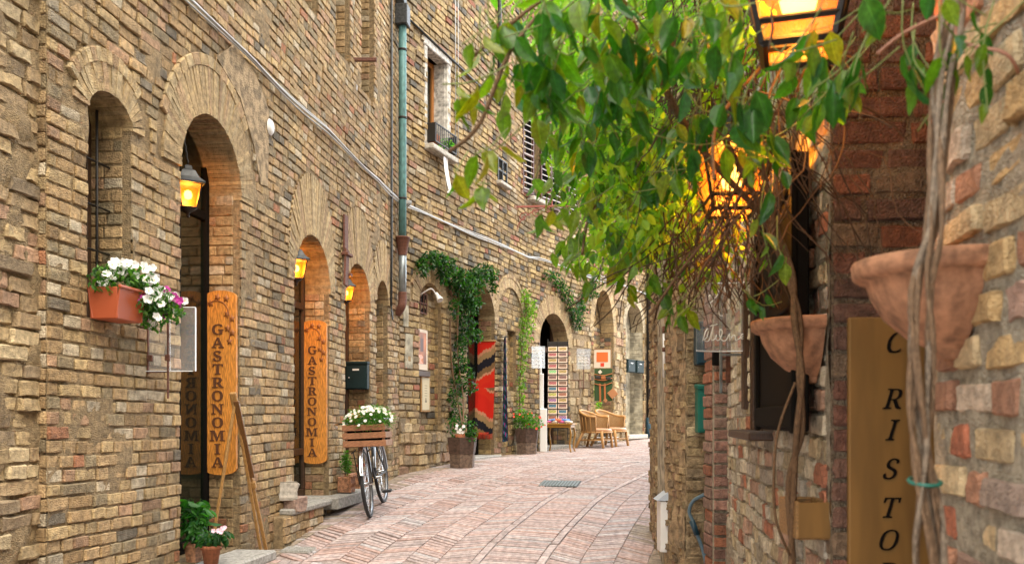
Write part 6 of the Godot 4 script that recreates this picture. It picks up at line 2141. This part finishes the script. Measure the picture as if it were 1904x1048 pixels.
const NEAR_LEAVES := [
	[0.58, 2.04, -1.45, 0.04, 0.04, 0.10, 7, 0.062, 0], [0.54, 2.01, -1.50, 0.04, 0.03, 0.08, 6, 0.055, 0], [0.60, 2.08, -1.40, 0.05, 0.03, 0.10, 6, 0.060, 0],
	[0.66, 2.03, -1.40, 0.04, 0.04, 0.08, 6, 0.050, 0], [0.69, 2.00, -1.42, 0.04, 0.05, 0.06, 5, 0.040, 0], [0.71, 2.00, -1.35, 0.02, 0.02, 0.05, 2, 0.035, 0],
	[0.68, 1.94, -1.45, 0.02, 0.05, 0.05, 3, 0.035, 0], [0.70, 2.10, -1.50, 0.05, 0.03, 0.08, 5, 0.050, 0]]
const MASS := [
	[0.20, 3.04, -3.60, 0.19, 0.17, 0.60, 120, 0.050], [0.44, 2.91, -3.60, 0.28, 0.23, 0.70, 300, 0.050], [0.43, 2.66, -3.80, 0.27, 0.25, 0.80, 330, 0.050],
	[0.53, 2.34, -3.80, 0.27, 0.25, 0.80, 330, 0.050], [0.62, 2.54, -3.20, 0.23, 0.30, 0.60, 260, 0.050], [0.38, 2.09, -3.40, 0.18, 0.10, 0.50, 90, 0.045],
	[0.66, 2.07, -3.20, 0.17, 0.17, 0.40, 110, 0.045], [0.30, 2.25, -2.8, 0.20, 0.16, 0.4, 330, 0.042], [0.42, 2.16, -2.8, 0.13, 0.17, 0.4, 230, 0.042], [0.22, 2.36, -2.5, 0.18, 0.11, 0.4, 230, 0.045], [0.34, 2.02, -2.7, 0.13, 0.11, 0.3, 120, 0.042], [0.50, 2.36, -2.2, 0.12, 0.07, 0.3, 70, 0.05],
	[0.75, 3.0, -3.0, 0.35, 0.35, 0.8, 500, 0.06], [0.6, 3.0, -1.9, 0.35, 0.2, 0.7, 400, 0.06], [0.2, 2.75, -2.4, 0.3, 0.15, 0.6, 220, 0.06]]

func leaves(t: Node, list: Array):
	var st := stool(true)
	for c in list:
		var mid := Vector3(c[0], c[1], c[2])
		var i := 0
		while i < c[6]:      # sprigs of a few leaves on one twig
			var v := ball()
			var p := mid + v * Vector3(c[3], c[4], c[5])
			var d := Vector3(rr(-1, 0.6), rr(-1, 0.3), rr(-1, 1)).normalized()
			var n := mini(rng.randi_range(2, 4), c[6] - i)
			var tw := [p - d * 0.05 + Vector3(0.02, 0.03, 0), p, p + d * 0.03 * n]
			tube(st, catmull(tw, 3), 0.0014, 4)
			for k in n:
				var k2: int = c[8] if rng.randf() > 0.12 else 2
				var pal: Array = GREENS[k2]
				part("leaf", leaf_meshes[rng.randi() % leaf_meshes.size()], lm(k2, rng.randi() % pal.size()), t, hang(p + d * 0.03 * k + Vector3(rr(-0.008, 0.008), -0.008, rr(-0.008, 0.008)), c[7] * rr(0.7, 1.3), 0.75))
			i += n
	part("shoots", done(st), M.stem, t, Transform3D(), true)

func vines():
	# the old climber rooted in the smaller pot, with its hanging canopy
	var t := thing("climbing_vine", "leafy old climber hanging over the lane from the smaller pot, full of dry twigs", "vine", Vector3(0.80, 1.0, -2.62))
	var paths := []
	for k in 5:
		var o := Vector3(rr(-0.02, 0.02), 0, rr(-0.02, 0.02))
		paths.append([Vector3(0.80, 0.55, -2.56) + o, Vector3(0.785, 1.02, -2.55) + o * 0.5, Vector3(0.772, 1.27, -2.54) - o, Vector3(0.785, 1.42, -2.48) + o, Vector3(0.775, 1.57, -2.46) - o * 0.5, Vector3(0.775, 1.72, -2.47) + o, Vector3(0.77, 1.86, -2.55) - o, Vector3(0.75, 2.0, -2.6) + o, Vector3(0.67 + 0.1 * (k - 2), 2.2 + 0.04 * k, -2.6 - 0.1 * (k - 2)), Vector3(0.5 + 0.15 * (k - 2), 2.45, -2.5 - 0.25 * (k - 2))])
	stems(t, paths, 0.009, M.bark_dark)
	stems(t, [[Vector3(0.76, 1.55, -2.45), Vector3(0.71, 1.4, -2.45), Vector3(0.705, 1.2, -2.45), Vector3(0.76, 1.08, -2.5)], [Vector3(0.55, 2.5, -2.3), Vector3(0.3, 2.42, -2.0), Vector3(0.1, 2.3, -1.8), Vector3(-0.08, 2.12, -1.7)], [Vector3(0.1, 2.3, -1.8), Vector3(0.0, 2.14, -1.7), Vector3(-0.06, 2.0, -1.7), Vector3(-0.12, 1.96, -1.74)], [Vector3(0.6, 2.4, -2.8), Vector3(0.4, 2.3, -2.9), Vector3(0.25, 2.1, -2.85), Vector3(0.2, 1.92, -2.6)], [Vector3(0.6, 2.3, -2.2), Vector3(0.45, 2.1, -2.0), Vector3(0.42, 1.95, -1.9)], [Vector3(0.66, 2.2, -2.5), Vector3(0.55, 1.98, -2.4), Vector3(0.45, 1.85, -2.4), Vector3(0.36, 1.72, -2.4)]], 0.004, M.bark_dark)
	leaves(t, LEAVES)
	var cl := []
	for c in MASS:
		cl.append([Vector3(c[0], c[1], c[2]), Vector3(c[3], c[4], c[5]), int(c[6] * 2.0), c[7]])
	foliage("foliage", t, cl, leaf_meshes[1], GREENS[1] + GREENS[2].slice(0, 2), 1.0)
	# dead twigs, a thick hanging tangle
	var st := stool(true)
	for i in 520:
		var p := Vector3(rr(0.44, 0.92), 0, rr(-3.3, -2.1))
		p.y = rr(2.0, 2.85)
		if p.x > 0.78:
			p.x -= 0.25
		var d := Vector3(rr(-0.5, 0.4), rr(-1, -0.2), rr(-0.5, 0.5)).normalized()
		var pts := [p]
		var n := rng.randi_range(7, 13)
		for k in n:
			d = (d + Vector3(rr(-1, 1), rr(-0.9, 0.5), rr(-1, 1)) * 0.42).normalized()
			p += d * 0.045
			if p.y < 1.76:
				break
			pts.append(p)
		if pts.size() > 2 and (pts[pts.size() / 2] - Vector3(0.62, 2.17, -2.6)).length() > 0.20:
			tube(st, pts, rr(0.0008, 0.0024), 4, false)
	part("dry_twigs", done(st), M.twig, t, Transform3D(), true)
	# the twisted trunk in front of the larger pot
	var v := thing("climbing_vine", "twisted grey stems of the near vine climbing past the larger pot", "vine", Vector3(0.64, 0.8, -1.33))
	var line := [Vector3(0.655, 0.9, -1.36), Vector3(0.615, 1.215, -1.34), Vector3(0.604, 1.32, -1.33), Vector3(0.598, 1.40, -1.33), Vector3(0.596, 1.47, -1.33), Vector3(0.597, 1.58, -1.33), Vector3(0.604, 1.66, -1.335), Vector3(0.622, 1.73, -1.34), Vector3(0.645, 1.85, -1.37), Vector3(0.665, 1.98, -1.41), Vector3(0.70, 2.12, -1.45), Vector3(0.72, 2.4, -1.5), Vector3(0.62, 2.7, -1.6)]
	var core := catmull(line, 5)
	for k in 9:
		var pts := []
		var rad := []
		var ph := TAU * k / 9.0 + rr(-0.3, 0.3)
		var sp := rr(0.10, 0.17) * (1 if k % 3 else -1)
		for i in core.size():
			var a: float = ph + i * sp
			var lose := 0.009 + 0.008 * (0.5 + 0.5 * sin(i * 0.33 + k * 1.7))
			if i < 14:
				lose += 0.020 * (14 - i) / 14.0 * absf(sin(k * 2.3))
			pts.append(core[i] + Vector3(cos(a), 0, sin(a)) * lose)
			rad.append((0.0042 + 0.0022 * sin(k * 3.1)) * (1.0 + 0.25 * sin(i * 0.9 + k)))
		st = stool(true)
		tube(st, pts, rad, 7)
		part("stem", done(st), M.bark_grey if k % 3 == 0 else M.bark, v)
	stems(v, [[Vector3(0.70, 2.1, -1.45), Vector3(0.62, 2.06, -1.44), Vector3(0.58, 2.03, -1.45)], [Vector3(0.72, 2.2, -1.45), Vector3(0.69, 2.05, -1.42), Vector3(0.73, 1.99, -1.35), Vector3(0.78, 1.97, -1.4)]], 0.003, M.stem_red)
	leaves(v, NEAR_LEAVES)
	var tie := stool(true)
	ring_tube(tie, Transform3D(Basis(Vector3.RIGHT, PI / 2 + 0.2), Vector3(0.601, 1.36, -1.33)), 0.022, 0.003, 16, 5)
	part("tie", done(tie), M.mail_green, v)

func more_materials():
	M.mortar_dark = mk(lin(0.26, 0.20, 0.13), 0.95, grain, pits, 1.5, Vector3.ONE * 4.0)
	M.bark_grey = mk(lin(0.33, 0.255, 0.18), 0.9, wood_tex, pits, 0.5, Vector3(12, 3, 12))
	M.white_plaster = mk(lin(0.64, 0.61, 0.55), 0.9, blotch, pits, 0.2, Vector3.ONE * 2.0)
	M.shutter = mk(lin(0.07, 0.025, 0.018), 0.6)
	M.shutter_slat = mk(lin(0.62, 0.60, 0.60), 0.5)
	M.zinc_dark = mk(lin(0.055, 0.06, 0.062), 0.5, blotch, null, 0.0, Vector3.ONE * 4.0, 0.3)
	M.zinc_pale = mk(lin(0.45, 0.52, 0.60), 0.4)
	M.carved_soft = mk(lin(0.26, 0.09, 0.02), 0.6)
	M.rail_wood = local_tex(mk(lin(0.20, 0.085, 0.02), 0.45, wood_tex, null, 0.0, Vector3(12, 1.5, 12)))
	M.crate_side = local_tex(mk(lin(0.50, 0.28, 0.15), 0.7, wood_tex, pits, 0.1, Vector3(14, 14, 1.5)))
	M.stone_red = mk(lin(0.42, 0.29, 0.23), 0.9, grain, pits, 0.5, Vector3.ONE * 4.0)
	M.petal = mk(lin(0.80, 0.80, 0.78), 0.6)
	M.petal.backlight_enabled = true
	M.petal.backlight = Color(0.5, 0.5, 0.5)
	M.purple = mk(lin(0.36, 0.02, 0.22), 0.6)
	M.pink_pale = mk(lin(0.72, 0.50, 0.60), 0.6)
	M.petal_red = mk(lin(0.62, 0.05, 0.02), 0.6)
	M.yolk = mk(lin(0.70, 0.45, 0.03), 0.7)
	M.gourd = mk(lin(0.60, 0.24, 0.02), 0.45)
	M.stem = mk(lin(0.16, 0.20, 0.05), 0.7)
	M.stem_red = mk(lin(0.34, 0.16, 0.10), 0.7)
	M.chrome_dark = mk(lin(0.22, 0.23, 0.24), 0.3, null, null, 0.0, Vector3.ONE, 0.9)
	M.paper = mk(lin(0.66, 0.57, 0.46), 0.7)
	M.art_orange = mk(lin(0.62, 0.13, 0.02), 0.7)
	M.rug_red = mk(lin(0.60, 0.05, 0.02), 0.95)
	M.gilt = local_tex(mk(lin(0.48, 0.24, 0.03), 0.35, wood_tex, null, 0.0, Vector3(3, 9, 3)))
	M.panel_green = mk(lin(0.03, 0.07, 0.02), 0.8)
	M.tan_leather = mk(lin(0.42, 0.19, 0.08), 0.6)
	M.leather_pale = mk(lin(0.42, 0.22, 0.11), 0.4)
	M.red_iron = mk(lin(0.26, 0.07, 0.05), 0.6)
	M.grate = mk(lin(0.16, 0.20, 0.20), 0.5, null, null, 0.0, Vector3.ONE, 0.3)
	M.hose = mk(lin(0.09, 0.15, 0.19), 0.5)
	M.chalk = mk(lin(0.80, 0.80, 0.78), 0.6)
	M.fold0 = mk(lin(0.55, 0.12, 0.28), 0.9)
	M.fold1 = mk(lin(0.10, 0.22, 0.50), 0.9)
	M.fold2 = mk(lin(0.70, 0.62, 0.55), 0.9)
	M.fold3 = mk(lin(0.60, 0.16, 0.08), 0.9)
	M.acrylic_milky = M.acrylic.duplicate()
	M.acrylic_milky.albedo_color = Color(0.8, 0.84, 0.88, 0.30)
	M.mirror_glass = mk(lin(0.02, 0.02, 0.02), 0.04)
	M.mirror_glass.metallic_specular = 1.0
	var vn := FastNoiseLite.new()
	vn.frequency = 0.05
	var im := Image.create(64, 96, false, Image.FORMAT_RGB8)
	for y in 96:
		for x in 64:
			var u := absf(x - 31.5) / 32.0
			var v := y / 96.0
			var rib := maxf(0.0, 1.0 - u * 14.0)
			var side := maxf(0.0, 1.0 - absf(fposmod(v * 7.0 - u * 2.2, 1.0) - 0.5) * 9.0) * 0.45
			var k := 0.70 + 0.16 * vn.get_noise_2d(x, y) + 0.28 * maxf(rib, side)
			var brown := clampf((vn.get_noise_2d(x * 0.7 + 90, y * 0.7) - 0.42) * 5.0, 0, 1)
			im.set_pixel(x, y, Color(k, k, k * 0.95).lerp(Color(0.75, 0.5, 0.2), brown * 0.6))
	M.leaf_tone = ImageTexture.create_from_image(im)
	for i in 6:
		leaf_meshes.append(leaf_mesh(100 + i, [0.50, 0.44, 0.55, 0.47, 0.40, 0.52][i]))
	small_leaf = leaf_mesh(120, 0.5, 3)
	blade = leaf_mesh(121, 0.14, 3)

func _ready():
	rng.seed = 77
	var cam := Camera3D.new()
	cam.name = "camera"
	var at := CameraAttributesPhysical.new()
	at.frustum_focal_length = 35.0
	at.frustum_focus_distance = 8.0
	at.frustum_near = 0.05
	at.frustum_far = 200.0
	at.exposure_aperture = 6.0
	cam.attributes = at
	add_child(cam)
	cam.position = eye
	cam.keep_aspect = Camera3D.KEEP_HEIGHT
	cam.set_frustum(0.05 * 1048.0 / 1700.0, Vector2(0, 0.05 * 256.0 / 1700.0), 0.05, 200.0)
	cam.current = true
	var env := Environment.new()
	env.background_mode = Environment.BG_SKY
	var sky := Sky.new()
	var sm := ProceduralSkyMaterial.new()
	sm.sky_top_color = Color(0.87, 0.93, 1.0)
	sm.sky_horizon_color = Color(0.95, 0.95, 0.95)
	sm.sky_curve = 0.3
	sm.sky_energy_multiplier = 1.3
	sm.ground_horizon_color = Color(0.6, 0.55, 0.5)
	sm.ground_bottom_color = Color(0.3, 0.26, 0.22)
	sky.sky_material = sm
	env.sky = sky
	env.tonemap_mode = Environment.TONE_MAPPER_LINEAR
	env.tonemap_exposure = 4.6
	env.sdfgi_enabled = true
	env.ssao_enabled = true
	env.ssil_enabled = true
	var we := WorldEnvironment.new()
	we.name = "sky"
	we.environment = env
	add_child(we)
	var sun := DirectionalLight3D.new()
	sun.name = "sun"
	sun.light_energy = 0.5
	sun.light_angular_distance = 60.0
	sun.light_color = Color(1.0, 0.96, 0.90)
	sun.shadow_enabled = true
	add_child(sun)
	sun.look_at_from_position(Vector3(2.0, 10.0, 5.0), Vector3.ZERO)
	make_materials()
	more_materials()
	ground()
	left_house()
	far_house()
	right_houses()
	left_things()
	bicycle()
	far_things()
	right_things()
	vines()
